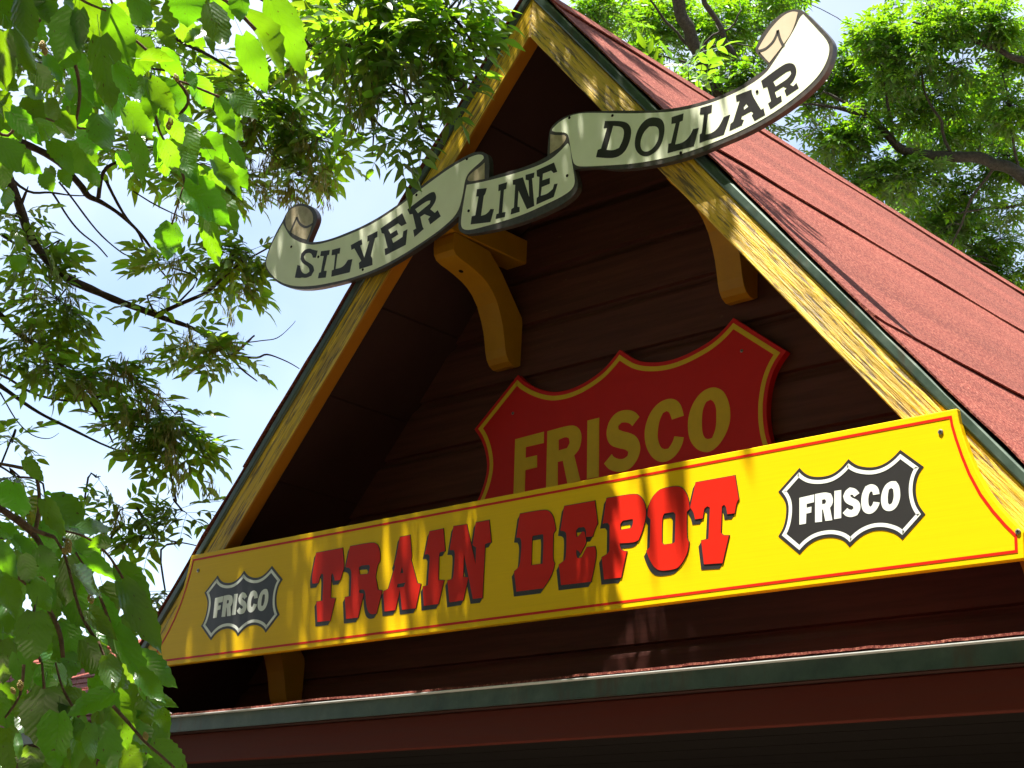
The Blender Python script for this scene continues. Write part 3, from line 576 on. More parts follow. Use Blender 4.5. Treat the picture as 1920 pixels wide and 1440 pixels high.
# leaf base, leaf tip, upper face, width
MUL = [
((1.282,-2.282,0.412),(1.222,-2.262,0.357),(-0.629,0.188,0.754),0.056),
((1.293,-2.278,0.41),(1.249,-2.244,0.377),(-0.505,0.169,0.847),0.028),
((1.19,-2.178,0.447),(1.158,-2.118,0.352),(-0.575,0.59,0.566),0.054),
((1.109,-2.121,0.556),(1.097,-2.054,0.476),(-0.749,0.449,0.488),0.051),
((1.196,-2.328,0.391),(1.209,-2.283,0.317),(-0.845,0.509,0.161),0.027),
((1.209,-2.35,0.372),(1.169,-2.306,0.305),(0.831,-0.083,-0.551),0.033),
((1.099,-2.271,0.504),(1.101,-2.246,0.427),(0.943,-0.323,-0.08),0.042),
((0.981,-2.151,0.498),(0.997,-2.121,0.456),(0.929,-0.358,0.098),0.029),
((1.129,-2.184,0.445),(1.121,-2.198,0.41),(0.779,-0.623,0.071),0.037),
((1.163,-2.083,0.461),(1.192,-2.039,0.476),(-0.515,0.048,0.856),0.026),
((1.165,-2.061,0.41),(1.167,-2.051,0.36),(0.78,-0.619,-0.092),0.028),
((1.23,-2.103,0.391),(1.25,-2.064,0.338),(0.766,-0.621,-0.168),0.033),
((1.213,-2.175,0.307),(1.224,-2.159,0.242),(-0.961,0.258,-0.099),0.045),
((1.189,-2.211,0.299),(1.14,-2.192,0.276),(0.106,-0.643,-0.758),0.038),
((0.898,-2.028,0.501),(0.935,-2.008,0.489),(0.495,-0.865,0.084),0.033),
((1.294,-2.312,0.246),(1.318,-2.294,0.215),(-0.321,0.906,0.278),0.027),
((0.952,-2.164,0.438),(0.953,-2.12,0.446),(0.99,0.003,-0.142),0.023),
((1.177,-2.314,0.214),(1.194,-2.242,0.185),(0.797,-0.378,-0.47),0.04),
((1.359,-2.2,0.217),(1.349,-2.163,0.156),(-0.443,0.732,0.517),0.03),
((1.076,-1.976,0.389),(1.033,-1.917,0.335),(0.603,-0.253,-0.757),0.028),
((1.224,-2.061,0.306),(1.202,-2.014,0.268),(0.607,-0.308,-0.732),0.031),
((0.932,-2.087,0.331),(0.903,-2.059,0.326),(-0.39,-0.245,0.888),0.02),
((1.207,-2.251,0.18),(1.21,-2.231,0.157),(0.827,-0.473,-0.304),0.025),
((0.835,-2.008,0.388),(0.841,-1.989,0.358),(0.86,-0.49,-0.139),0.025),
((0.928,-2.012,0.367),(0.925,-1.982,0.335),(0.769,-0.429,-0.474),0.025),
((1.191,-2.032,0.601),(1.172,-2.009,0.548),(-0.734,0.487,0.474),0.06),
((1.472,-2.177,0.404),(1.49,-2.148,0.331),(-0.698,0.708,0.109),0.04),
((1.477,-2.131,0.448),(1.475,-2.121,0.395),(-0.861,0.493,0.125),0.031),
((1.15,-1.942,0.649),(1.146,-1.901,0.623),(-0.642,0.365,0.674),0.03),
((1.222,-1.929,0.591),(1.238,-1.834,0.521),(-0.235,0.602,0.763),0.046),
((1.271,-1.968,0.516),(1.249,-1.892,0.452),(-0.678,0.349,0.647),0.045),
((1.217,-1.879,0.643),(1.193,-1.774,0.562),(-0.512,0.448,0.733),0.061),
((1.111,-1.933,0.604),(1.104,-1.969,0.562),(0.901,-0.391,0.185),0.022),
((1.279,-2.049,0.493),(1.304,-2.042,0.447),(0.758,-0.565,0.326),0.019),
((1.172,-1.989,0.462),(1.164,-1.928,0.433),(0.856,-0.126,-0.502),0.039),
((1.444,-2.097,0.3),(1.475,-2.07,0.263),(0.8,-0.528,0.285),0.04),
((1.24,-2.04,0.428),(1.253,-2.034,0.398),(0.783,-0.58,0.223),0.018),
((1.157,-1.921,0.46),(1.165,-1.887,0.407),(-0.825,0.523,0.211),0.029),
((1.106,-2.008,0.475),(1.124,-1.942,0.432),(0.947,-0.31,-0.079),0.037),
((1.126,-1.97,0.406),(1.123,-1.92,0.423),(0.683,-0.198,0.703),0.03),
((0.993,-1.861,0.465),(1.036,-1.836,0.437),(0.52,-0.853,0.037),0.026),
((1.128,-1.876,0.413),(1.142,-1.837,0.36),(-0.713,0.641,0.284),0.026),
((1.32,-2.032,0.254),(1.339,-1.982,0.202),(0.918,-0.394,-0.044),0.029),
((1.208,-1.984,0.293),(1.179,-1.944,0.28),(-0.494,-0.077,0.866),0.023),
((1.18,-1.985,0.268),(1.239,-1.932,0.212),(0.683,-0.729,0.03),0.06),
((1.083,-1.863,0.337),(1.113,-1.819,0.256),(-0.793,0.608,0.037),0.047),
((1.15,-1.918,0.258),(1.118,-1.854,0.178),(0.621,-0.472,-0.626),0.032),
((1.159,-1.985,0.208),(1.143,-1.976,0.149),(-0.944,0.173,0.282),0.048),
((0.906,-2.109,0.212),(0.932,-2.117,0.175),(0.705,-0.404,0.583),0.018),
((0.989,-2.151,0.138),(0.989,-2.143,0.107),(-0.821,0.552,0.142),0.027),
((1.014,-2.115,0.63),(0.979,-2.068,0.582),(-0.667,0.228,0.709),0.047),
((1.403,-2.265,0.411),(1.419,-2.231,0.351),(-0.712,0.675,0.193),0.032),
((1.08,-2.298,0.507),(1.056,-2.258,0.468),(0.843,-0.019,-0.538),0.047),
((1.309,-2.15,0.445),(1.316,-2.12,0.401),(-0.762,0.585,0.278),0.025),
((0.836,-2.154,0.47),(0.812,-2.095,0.451),(0.933,0.344,-0.109),0.046),
((1.088,-2.23,0.412),(1.065,-2.173,0.388),(0.633,-0.069,-0.771),0.035),
((1.249,-2.182,0.379),(1.278,-2.149,0.319),(-0.532,0.824,0.196),0.034),
((0.96,-2.174,0.253),(0.941,-2.154,0.223),(0.841,0.503,-0.198),0.037),
((0.934,-1.957,0.412),(0.907,-1.907,0.393),(0.272,-0.21,-0.939),0.031),
((1.043,-2.129,0.462),(1.028,-2.078,0.43),(-0.606,0.287,0.742),0.031),
((1.154,-2.044,0.496),(1.151,-1.989,0.467),(-0.436,0.401,0.806),0.034),
((0.967,-2.19,0.383),(0.948,-2.119,0.364),(-0.666,0.021,0.746),0.037),
((1.19,-2.003,0.313),(1.219,-1.984,0.26),(0.649,-0.756,0.084),0.03),
((1.133,-2.205,0.276),(1.157,-2.17,0.23),(0.867,-0.493,0.077),0.033),
((1.248,-2.247,-0.299),(1.22,-2.222,-0.345),(0.302,-0.748,-0.591),0.059),
((1.36,-2.303,-0.297),(1.374,-2.276,-0.323),(-0.69,0.655,0.308),0.02),
((1.118,-2.113,-0.277),(1.158,-2.068,-0.315),(0.827,-0.428,0.364),0.062),
((1.299,-2.229,-0.325),(1.324,-2.205,-0.377),(0.62,-0.782,-0.063),0.026),
((1.312,-2.177,-0.356),(1.319,-2.124,-0.342),(0.897,-0.22,0.383),0.024),
((1.37,-2.161,-0.384),(1.371,-2.205,-0.387),(-0.76,-0.061,0.647),0.023),
((1.135,-2.054,-0.349),(1.142,-1.988,-0.372),(-0.547,0.327,0.771),0.029),
((1.131,-2.078,-0.354),(1.097,-2.042,-0.429),(0.835,-0.242,-0.494),0.037),
((1.376,-2.216,-0.434),(1.365,-2.157,-0.452),(0.75,0.317,0.58),0.056),
((1.177,-2.018,-0.36),(1.211,-1.977,-0.412),(0.732,-0.678,-0.056),0.038),
((1.159,-1.999,-0.375),(1.171,-1.951,-0.394),(-0.493,0.424,0.76),0.031),
((1.059,-2.084,-0.253),(1.102,-2.074,-0.254),(-0.029,0.221,0.975),0.016),
((1.096,-2.149,-0.338),(1.115,-2.112,-0.358),(0.871,-0.486,-0.072),0.023),
((1.062,-2.159,-0.316),(1.095,-2.134,-0.34),(0.717,-0.589,0.373),0.028),
((1.288,-2.212,-0.477),(1.278,-2.2,-0.546),(0.889,-0.412,-0.2),0.051),
((1.21,-2.079,-0.485),(1.198,-2.025,-0.537),(0.84,-0.268,-0.472),0.044),
((1.213,-2.032,-0.394),(1.245,-1.968,-0.49),(0.883,-0.47,-0.019),0.043),
((1.21,-2.034,-0.465),(1.236,-1.969,-0.552),(-0.381,0.792,0.477),0.041),
((0.975,-1.998,-0.488),(0.962,-1.963,-0.528),(0.898,-0.143,-0.417),0.046),
((1.21,-2.117,-0.526),(1.23,-2.119,-0.566),(-0.882,0.142,-0.448),0.022),
((1.068,-2.126,-0.482),(1.049,-2.1,-0.548),(0.882,-0.293,-0.369),0.039),
((1.044,-2.031,-0.536),(1.006,-1.997,-0.628),(0.801,-0.372,-0.469),0.072),
((1.234,-2.121,-0.597),(1.232,-2.121,-0.675),(0.539,-0.842,-0.014),0.053),
((1.181,-2.053,-0.589),(1.188,-2.054,-0.669),(0.971,-0.222,0.088),0.031),
((1.275,-2.094,-0.61),(1.274,-2.09,-0.663),(-0.982,0.187,0.033),0.025),
((1.086,-2.111,-0.609),(1.103,-2.108,-0.672),(0.687,-0.71,0.152),0.045),
((1.302,-2.221,-0.64),(1.315,-2.221,-0.678),(-0.817,0.504,-0.28),0.012),
((1.302,-2.084,-0.567),(1.28,-2.137,-0.602),(0.882,-0.453,0.132),0.032),
((1.125,-1.962,-0.538),(1.127,-1.928,-0.621),(0.857,-0.484,-0.178),0.046),
((1.045,-1.847,-0.558),(1.064,-1.806,-0.587),(0.912,-0.411,0.016),0.048),
((1.261,-1.996,-0.552),(1.273,-1.955,-0.568),(-0.928,0.335,0.164),0.019),
((1.111,-1.932,-0.617),(1.122,-1.894,-0.65),(0.93,-0.354,-0.098),0.04),
((1.25,-1.969,-0.623),(1.271,-1.92,-0.654),(-0.71,0.568,0.417),0.039),
((1.22,-2.041,-0.601),(1.211,-2.003,-0.664),(0.864,-0.367,-0.345),0.041),
((1.181,-2.065,-0.596),(1.203,-2.053,-0.627),(-0.417,0.907,0.056),0.026),
((1.254,-2.109,-0.452),(1.299,-2.092,-0.49),(0.513,-0.824,0.239),0.026),
((1.255,-2.012,-0.525),(1.304,-2.0,-0.567),(0.495,-0.795,0.351),0.03),
((1.224,-2.231,-0.426),(1.259,-2.223,-0.479),(0.756,-0.499,0.424),0.036),
((1.274,-2.215,-0.43),(1.293,-2.191,-0.475),(-0.841,0.537,-0.068),0.03),
((1.113,-2.086,-0.404),(1.077,-2.089,-0.445),(0.612,-0.619,-0.492),0.033),
((1.136,-2.023,-0.407),(1.174,-1.998,-0.462),(0.561,-0.828,0.012),0.037),
((1.018,-1.998,-0.428),(1.012,-1.956,-0.482),(0.961,-0.155,-0.227),0.04),
((1.18,-2.168,-0.517),(1.176,-2.14,-0.568),(-0.579,0.695,0.427),0.034),
((1.165,-2.028,-0.529),(1.206,-2.004,-0.574),(0.659,-0.72,0.217),0.036),
((1.153,-1.962,-0.482),(1.129,-1.915,-0.533),(0.76,-0.259,-0.596),0.033),
((1.001,-2.088,-0.55),(1.033,-2.072,-0.604),(0.624,-0.768,0.142),0.034),
((1.248,-2.164,-0.648),(1.214,-2.146,-0.687),(0.586,-0.408,-0.7),0.038),
((1.059,-1.889,-0.558),(1.065,-1.837,-0.601),(0.993,-0.122,-0.009),0.041),
((1.135,-1.885,-0.554),(1.164,-1.886,-0.591),(0.533,-0.725,0.437),0.025),
((1.048,-1.983,-0.53),(1.059,-2.001,-0.581),(0.807,-0.48,0.344),0.037),
((1.36,-2.139,-0.53),(1.37,-2.126,-0.579),(-0.763,0.646,0.016),0.03),
((1.296,-2.249,-0.406),(1.276,-2.215,-0.441),(0.808,-0.119,-0.578),0.03),
((1.293,-2.289,-0.399),(1.286,-2.247,-0.434),(-0.866,0.227,0.446),0.03),
((1.179,-2.157,-0.366),(1.173,-2.113,-0.396),(-0.72,0.321,0.615),0.03),
((1.174,-1.982,-0.411),(1.152,-1.936,-0.45),(0.879,0.015,-0.477),0.031),
((0.719,-1.932,0.63),(0.76,-1.905,0.581),(0.634,-0.765,0.109),0.034),
((0.729,-2.028,0.767),(0.673,-2.001,0.743),(-0.323,0.16,0.933),0.039),
((1.054,-2.034,0.428),(1.066,-1.975,0.394),(0.937,-0.297,-0.185),0.053),
((1.059,-1.884,0.721),(1.01,-1.851,0.698),(-0.51,-0.85,-0.133),0.056),
((1.024,-1.987,0.514),(1.028,-1.998,0.452),(-0.913,0.387,-0.128),0.03),
((0.769,-2.08,0.679),(0.78,-2.041,0.641),(0.871,-0.446,-0.205),0.034),
((1.029,-2.085,0.48),(1.001,-2.04,0.467),(-0.463,-0.032,0.886),0.029),
((0.812,-2.006,0.746),(0.839,-1.981,0.676),(-0.661,0.75,0.013),0.042),
((0.817,-2.159,0.524),(0.853,-2.117,0.488),(-0.597,0.752,0.279),0.034),
((0.659,-1.97,0.573),(0.709,-1.921,0.537),(-0.344,0.758,0.554),0.053),
((0.747,-1.898,0.792),(0.736,-1.827,0.806),(-0.272,-0.227,0.935),0.048),
((0.74,-2.087,0.511),(0.753,-2.046,0.447),(-0.78,0.587,0.218),0.049),
((0.808,-1.955,0.745),(0.782,-1.903,0.718),(0.594,-0.116,-0.796),0.034),
((0.702,-2.076,0.632),(0.661,-2.039,0.607),(0.609,0.147,-0.78),0.034),
((0.991,-1.978,0.608),(0.96,-1.963,0.543),(0.524,-0.741,-0.421),0.059),
((0.929,-2.047,0.631),(0.936,-1.99,0.592),(-0.519,0.525,0.674),0.053),
((0.643,-1.879,0.554),(0.632,-1.825,0.494),(-0.734,0.433,0.524),0.064),
((0.912,-2.214,0.515),(0.891,-2.197,0.449),(0.641,-0.669,-0.376),0.057),
((0.785,-1.994,0.626),(0.77,-1.916,0.625),(-0.715,-0.129,0.687),0.049),
((0.981,-1.996,0.489),(0.907,-1.993,0.459),(0.027,-0.986,-0.164),0.059),
((0.945,-2.116,0.591),(0.961,-2.118,0.536),(-0.599,0.775,-0.202),0.034),
((1.023,-1.925,0.66),(0.993,-1.872,0.642),(0.851,0.349,-0.391),0.043),
((0.864,-2.09,0.445),(0.902,-2.073,0.385),(-0.607,0.778,-0.164),0.043),
((0.729,-1.943,0.6),(0.737,-1.939,0.529),(0.627,-0.778,0.027),0.044),
((0.839,-2.094,0.492),(0.855,-2.074,0.434),(0.703,-0.71,-0.051),0.045),
((0.748,-2.088,0.453),(0.711,-2.027,0.41),(0.813,0.087,-0.576),0.044),
((0.889,-1.865,0.776),(0.891,-1.85,0.714),(-0.693,0.706,0.148),0.041),
((0.89,-1.822,0.809),(0.925,-1.793,0.735),(0.803,-0.576,0.154),0.046),
((0.612,-2.035,0.515),(0.585,-2.004,0.469),(-0.664,0.378,0.645),0.038),
((0.718,-2.112,0.625),(0.684,-2.13,0.583),(-0.726,-0.178,0.664),0.045),
((0.928,-1.884,0.57),(0.935,-1.867,0.497),(0.669,-0.736,-0.107),0.044),
((1.076,-1.959,0.435),(1.041,-1.905,0.417),(-0.432,0.02,0.901),0.031),
((0.944,-2.027,0.442),(0.903,-1.994,0.392),(0.565,-0.396,-0.724),0.052),
((0.614,-2.064,0.771),(0.626,-2.024,0.743),(-0.851,0.448,0.275),0.029),
((1.07,-1.959,0.609),(1.07,-1.901,0.602),(-0.55,0.1,0.829),0.038),
((0.624,-1.89,0.633),(0.606,-1.815,0.605),(-0.708,0.092,0.7),0.059),
((0.972,-1.959,0.439),(0.997,-1.948,0.394),(-0.528,0.845,-0.087),0.027),
((0.704,-1.946,0.79),(0.686,-1.882,0.76),(0.924,0.085,-0.373),0.049),
((0.826,-1.824,0.834),(0.86,-1.781,0.779),(0.728,-0.681,-0.082),0.058),
((0.962,-2.191,0.531),(0.927,-2.149,0.52),(0.518,0.593,0.616),0.037),
((1.073,-1.898,0.69),(1.08,-1.867,0.654),(-0.347,0.743,0.572),0.03),
((0.889,-2.049,0.527),(0.888,-2.024,0.489),(1.0,0.02,-0.013),0.035),
((0.95,-2.003,0.601),(0.905,-1.977,0.541),(0.602,-0.462,-0.652),0.053),
((0.983,-2.212,0.583),(0.987,-2.144,0.561),(-0.61,0.276,0.743),0.04),
((0.991,-2.185,0.601),(1.003,-2.157,0.548),(0.79,-0.597,-0.137),0.042),
((0.934,-2.161,0.637),(0.958,-2.142,0.598),(-0.032,0.906,0.422),0.035),
((0.663,-2.031,0.449),(0.622,-1.998,0.41),(-0.667,0.05,0.743),0.039),
((0.964,-2.064,0.476),(0.958,-2.055,0.411),(-0.669,0.725,0.162),0.039),
((0.807,-1.992,0.528),(0.825,-1.962,0.493),(0.817,-0.573,-0.071),0.037),
((0.964,-2.098,0.653),(0.961,-2.11,0.584),(-0.999,0.026,0.039),0.04),
((0.907,-1.704,0.497),(0.899,-1.654,0.47),(-0.601,0.303,0.739),0.037),
((1.042,-1.905,0.447),(1.068,-1.887,0.375),(-0.362,0.927,0.101),0.045),
((0.942,-1.849,0.489),(0.936,-1.83,0.431),(0.905,-0.368,-0.214),0.044),
((0.869,-1.844,0.585),(0.874,-1.837,0.507),(0.981,-0.186,0.046),0.06),
((1.052,-1.95,0.402),(1.098,-1.926,0.339),(0.785,-0.483,0.389),0.05),
((1.03,-1.855,0.391),(1.035,-1.816,0.348),(-0.5,0.67,0.549),0.036),
((0.988,-1.823,0.481),(0.99,-1.768,0.439),(-0.695,0.452,0.559),0.05),
((0.948,-1.884,0.525),(0.97,-1.856,0.458),(0.604,-0.786,-0.13),0.04),
((1.093,-1.853,0.381),(1.058,-1.833,0.334),(-0.775,0.107,0.623),0.041),
((1.111,-1.885,0.454),(1.155,-1.846,0.416),(-0.091,0.746,0.66),0.044),
((0.868,-1.974,-0.596),(0.87,-1.981,-0.646),(-0.963,0.258,-0.075),0.029),
((0.746,-1.942,-0.279),(0.769,-1.904,-0.309),(-0.662,0.669,0.34),0.04),
((0.817,-1.973,-0.284),(0.87,-1.919,-0.317),(0.747,-0.65,0.136),0.058),
((0.729,-1.925,-0.574),(0.757,-1.915,-0.636),(-0.768,0.589,-0.252),0.037),
((0.844,-1.777,-0.478),(0.899,-1.756,-0.517),(0.48,-0.85,0.219),0.035),
((1.023,-2.025,-0.384),(1.009,-2.027,-0.444),(0.641,-0.757,-0.124),0.047),
((0.901,-1.721,-0.599),(0.86,-1.692,-0.666),(-0.646,0.472,0.6),0.052),
((1.013,-1.98,-0.56),(1.057,-1.981,-0.618),(-0.656,0.559,-0.507),0.032),
((0.878,-2.029,-0.419),(0.85,-1.986,-0.462),(0.27,-0.587,-0.763),0.043),
((1.019,-2.032,-0.542),(0.997,-1.977,-0.565),(0.781,0.052,-0.623),0.027),
((0.771,-1.736,-0.461),(0.765,-1.675,-0.525),(0.956,-0.161,-0.243),0.067),
((0.892,-1.701,-0.606),(0.935,-1.692,-0.655),(-0.512,0.805,-0.301),0.031),
((0.812,-1.999,-0.325),(0.835,-2.004,-0.399),(0.757,-0.593,0.275),0.049),
((0.955,-1.759,-0.608),(0.937,-1.724,-0.673),(0.779,-0.437,-0.451),0.051),
((0.989,-2.055,-0.464),(0.963,-2.028,-0.515),(0.508,-0.627,-0.591),0.043),
((0.886,-1.823,-0.516),(0.848,-1.8,-0.572),(-0.534,0.59,0.605),0.034),
((0.757,-1.721,-0.598),(0.779,-1.69,-0.657),(0.807,-0.591,-0.009),0.041),
((0.718,-1.837,-0.388),(0.7,-1.862,-0.431),(0.844,-0.535,-0.042),0.037),
((1.094,-1.909,-0.471),(1.098,-1.833,-0.51),(-0.884,0.25,0.396),0.042),
((0.786,-1.824,-0.513),(0.761,-1.782,-0.567),(-0.834,0.175,0.523),0.034),
((0.81,-1.868,-0.33),(0.811,-1.867,-0.385),(-0.999,0.038,-0.017),0.04),
((0.809,-1.938,-0.529),(0.819,-1.934,-0.592),(0.897,-0.426,0.115),0.043),
((0.845,-1.886,-0.47),(0.84,-1.896,-0.551),(-0.881,0.473,-0.004),0.054),
((0.875,-1.878,-0.614),(0.899,-1.857,-0.651),(-0.428,0.877,0.22),0.04),
((0.694,-1.874,-0.367),(0.668,-1.864,-0.417),(0.72,-0.506,-0.475),0.042),
((0.899,-1.746,-0.495),(0.917,-1.768,-0.548),(-0.946,0.004,-0.323),0.033),
((0.858,-1.95,-0.477),(0.861,-1.909,-0.529),(0.739,-0.549,-0.39),0.043),
((0.964,-1.809,-0.477),(0.979,-1.776,-0.535),(0.867,-0.496,-0.058),0.039),
((0.869,-1.782,-0.578),(0.907,-1.8,-0.64),(-0.785,0.267,-0.559),0.032),
((0.897,-1.923,-0.485),(0.878,-1.911,-0.543),(0.835,-0.416,-0.36),0.041),
((0.921,-1.894,-0.575),(0.923,-1.878,-0.652),(-0.92,0.387,0.056),0.049),
((0.819,-1.943,-0.394),(0.749,-1.952,-0.451),(0.358,-0.885,-0.3),0.052),
((1.007,-1.893,-0.402),(1.015,-1.877,-0.475),(0.924,-0.381,0.018),0.047),
((0.968,-2.005,-0.383),(0.996,-2.025,-0.446),(-0.735,-0.669,-0.114),0.055),
((1.021,-1.97,-0.475),(1.011,-1.987,-0.518),(0.974,-0.16,-0.163),0.037),
((0.953,-1.962,-0.35),(0.956,-1.926,-0.411),(0.797,-0.537,-0.277),0.052),
((0.867,-1.86,-0.583),(0.877,-1.928,-0.636),(-0.727,-0.485,0.486),0.079),
((0.835,-1.835,-0.38),(0.884,-1.828,-0.425),(0.623,-0.501,0.601),0.035),
((0.894,-1.815,-0.449),(0.927,-1.822,-0.515),(-0.76,0.485,-0.432),0.049),
((0.868,-1.868,-0.413),(0.88,-1.915,-0.487),(0.875,-0.332,0.353),0.058),
((1.014,-1.934,-0.359),(0.994,-1.875,-0.407),(0.95,0.077,-0.301),0.043),
((0.895,-1.966,-0.531),(0.923,-1.989,-0.599),(-0.749,0.47,-0.467),0.044),
((1.037,-2.006,-0.399),(1.059,-1.977,-0.44),(0.709,-0.696,-0.112),0.035),
((0.719,-1.788,-0.486),(0.751,-1.752,-0.521),(-0.695,0.713,0.098),0.038),
((0.952,-1.769,-0.617),(0.995,-1.737,-0.661),(-0.271,0.885,0.378),0.061),
((1.057,-1.934,-0.488),(1.101,-1.937,-0.532),(0.599,-0.491,0.632),0.036),
((0.705,-1.904,-0.4),(0.703,-1.893,-0.451),(0.72,-0.672,-0.173),0.03),
((0.915,-2.039,-0.395),(0.949,-2.036,-0.459),(-0.616,0.731,-0.293),0.046),
((0.775,-1.845,-0.543),(0.811,-1.817,-0.599),(-0.57,0.82,0.044),0.047),
((0.773,-1.672,-0.573),(0.793,-1.678,-0.64),(0.686,-0.677,0.265),0.044),
((1.055,-1.864,-0.504),(1.073,-1.855,-0.578),(-0.828,0.544,-0.135),0.056),
((1.028,-1.955,-0.606),(1.058,-1.936,-0.668),(0.611,-0.79,0.053),0.039),
((0.722,-1.9,-0.487),(0.72,-1.876,-0.553),(0.522,-0.797,-0.305),0.058),
((0.808,-1.876,-0.424),(0.819,-1.897,-0.481),(0.871,-0.383,0.309),0.039),
((0.868,-1.954,-0.419),(0.827,-1.925,-0.464),(0.587,-0.323,-0.743),0.04),
((0.921,-1.936,-0.619),(0.925,-1.934,-0.693),(-0.952,0.304,-0.043),0.051),
((0.922,-1.793,-0.439),(0.913,-1.734,-0.501),(-0.694,0.468,0.547),0.059),
((0.803,-1.672,-0.52),(0.829,-1.639,-0.551),(-0.556,0.758,0.34),0.035),
((0.912,-1.797,-0.556),(0.952,-1.75,-0.598),(0.8,-0.592,0.099),0.039),
((0.9,-1.937,-0.406),(0.9,-1.903,-0.455),(-0.917,0.329,0.228),0.041),
((1.054,-2.014,-0.307),(1.05,-1.97,-0.355),(0.938,-0.214,-0.274),0.046),
((0.879,-1.915,-0.235),(0.896,-1.915,-0.288),(-0.892,0.351,-0.286),0.03),
((1.043,-2.141,-0.351),(1.069,-2.135,-0.404),(-0.739,0.607,-0.294),0.033),
((0.99,-2.081,-0.362),(0.973,-2.097,-0.407),(-0.837,0.532,0.127),0.04),
((0.99,-2.1,-0.367),(0.985,-2.082,-0.4),(-0.954,0.177,0.241),0.028),
((0.938,-2.071,-0.333),(0.929,-2.098,-0.383),(0.82,-0.552,0.15),0.046),
((0.901,-1.998,-0.337),(0.898,-1.939,-0.363),(-0.528,0.32,0.787),0.045),
((1.072,-2.094,-0.304),(1.038,-2.042,-0.342),(-0.618,0.158,0.77),0.037),
((0.723,-1.927,-0.304),(0.709,-1.897,-0.368),(-0.875,0.336,0.349),0.046),
((1.015,-2.068,-0.253),(1.03,-2.1,-0.313),(-0.857,-0.512,0.059),0.055),
((0.936,-2.015,-0.266),(0.932,-1.965,-0.31),(-0.77,0.385,0.508),0.042),
((0.751,-1.907,-0.267),(0.727,-1.89,-0.311),(-0.823,0.208,0.529),0.036),
]
TWM = [([(1.03,-2.227,0.56),(1.027,-2.21,0.542),(1.028,-2.191,0.526)],0.003),([(1.113,-2.181,0.444),(1.108,-2.164,0.42),(1.101,-2.15,0.393),(1.092,-2.142,0.368),(1.082,-2.135,0.343),(1.089,-2.121,0.341),(1.099,-2.103,0.339)],0.0026),([(0.769,-2.12,0.449),(0.782,-2.085,0.438),(0.804,-2.077,0.471),(0.819,-2.055,0.477),(0.832,-2.027,0.472)],0.003),([(1.293,-2.31,0.431),(1.303,-2.277,0.418),(1.317,-2.248,0.412)],0.002),([(1.138,-2.22,-0.304),(1.154,-2.182,-0.327),(1.163,-2.157,-0.345),(1.167,-2.146,-0.358),(1.169,-2.136,-0.372)],0.005),([(1.133,-2.209,-0.348),(1.141,-2.183,-0.374),(1.146,-2.166,-0.399),(1.156,-2.141,-0.419),(1.166,-2.113,-0.45),(1.171,-2.097,-0.478),(1.171,-2.087,-0.509)],0.0045),([(1.196,-2.207,-0.334),(1.206,-2.185,-0.348),(1.22,-2.158,-0.356)],0.004),([(1.165,-2.156,-0.341),(1.173,-2.161,-0.299),(1.175,-2.176,-0.259),(1.167,-2.193,-0.254),(1.149,-2.226,-0.251)],0.003),([(1.227,-2.181,-0.537),(1.223,-2.178,-0.577),(1.211,-2.189,-0.61)],0.002),([(1.33,-2.099,-0.59),(1.341,-2.08,-0.61),(1.353,-2.057,-0.634),(1.364,-2.039,-0.649),(1.376,-2.019,-0.666)],0.0025),([(1.239,-2.162,-0.532),(1.236,-2.18,-0.49),(1.243,-2.186,-0.44)],0.002),([(1.37,-2.014,0.467),(1.348,-2.086,0.508),(1.28,-2.187,0.504)],0.003),([(1.5,-2.038,0.473),(1.47,-2.07,0.465),(1.438,-2.121,0.471)],0.0025),([(1.108,-1.957,0.424),(1.125,-1.957,0.454),(1.114,-2.015,0.498),(1.1,-2.075,0.535),(1.104,-2.128,0.59)],0.0026),([(1.156,-1.963,0.281),(1.16,-1.987,0.318),(1.155,-2.025,0.353),(1.165,-2.062,0.411)],0.0024),([(1.23,-1.971,0.419),(1.209,-2.011,0.428),(1.196,-2.034,0.432)],0.002),([(1.164,-1.927,0.249),(1.156,-1.963,0.281)],0.0022),([(1.165,-1.989,0.204),(1.174,-1.99,0.224),(1.191,-1.992,0.259)],0.0016),([(1.198,-2.053,-0.481),(1.188,-2.079,-0.446),(1.185,-2.103,-0.395),(1.183,-2.117,-0.366),(1.178,-2.133,-0.345)],0.0026),([(1.212,-2.036,-0.468),(1.206,-2.057,-0.428),(1.199,-2.081,-0.392),(1.192,-2.103,-0.364)],0.0022),([(1.24,-2.152,-0.567),(1.24,-2.161,-0.532)],0.002),([(1.264,-2.106,-0.601),(1.254,-2.131,-0.565),(1.25,-2.146,-0.53)],0.002),([(1.25,-2.046,-0.56),(1.246,-2.063,-0.517),(1.241,-2.077,-0.488)],0.0022),([(1.226,-2.04,-0.391),(1.217,-2.066,-0.36),(1.202,-2.095,-0.341),(1.187,-2.122,-0.336)],0.002)]
FRUIT = [(1.272,-2.165,-0.37),(1.271,-2.164,-0.377),(1.246,-2.187,-0.424),(1.248,-2.183,-0.425),(1.243,-2.189,-0.429),(1.281,-2.124,-0.442),(1.378,-2.075,-0.629),(1.268,-2.168,-0.381),(1.346,-2.133,0.344),(1.321,-2.117,0.285),(1.317,-2.117,0.279),(1.171,-2.263,0.402),(1.17,-2.257,0.395),(1.223,-2.18,-0.566),(1.218,-2.187,-0.574)]
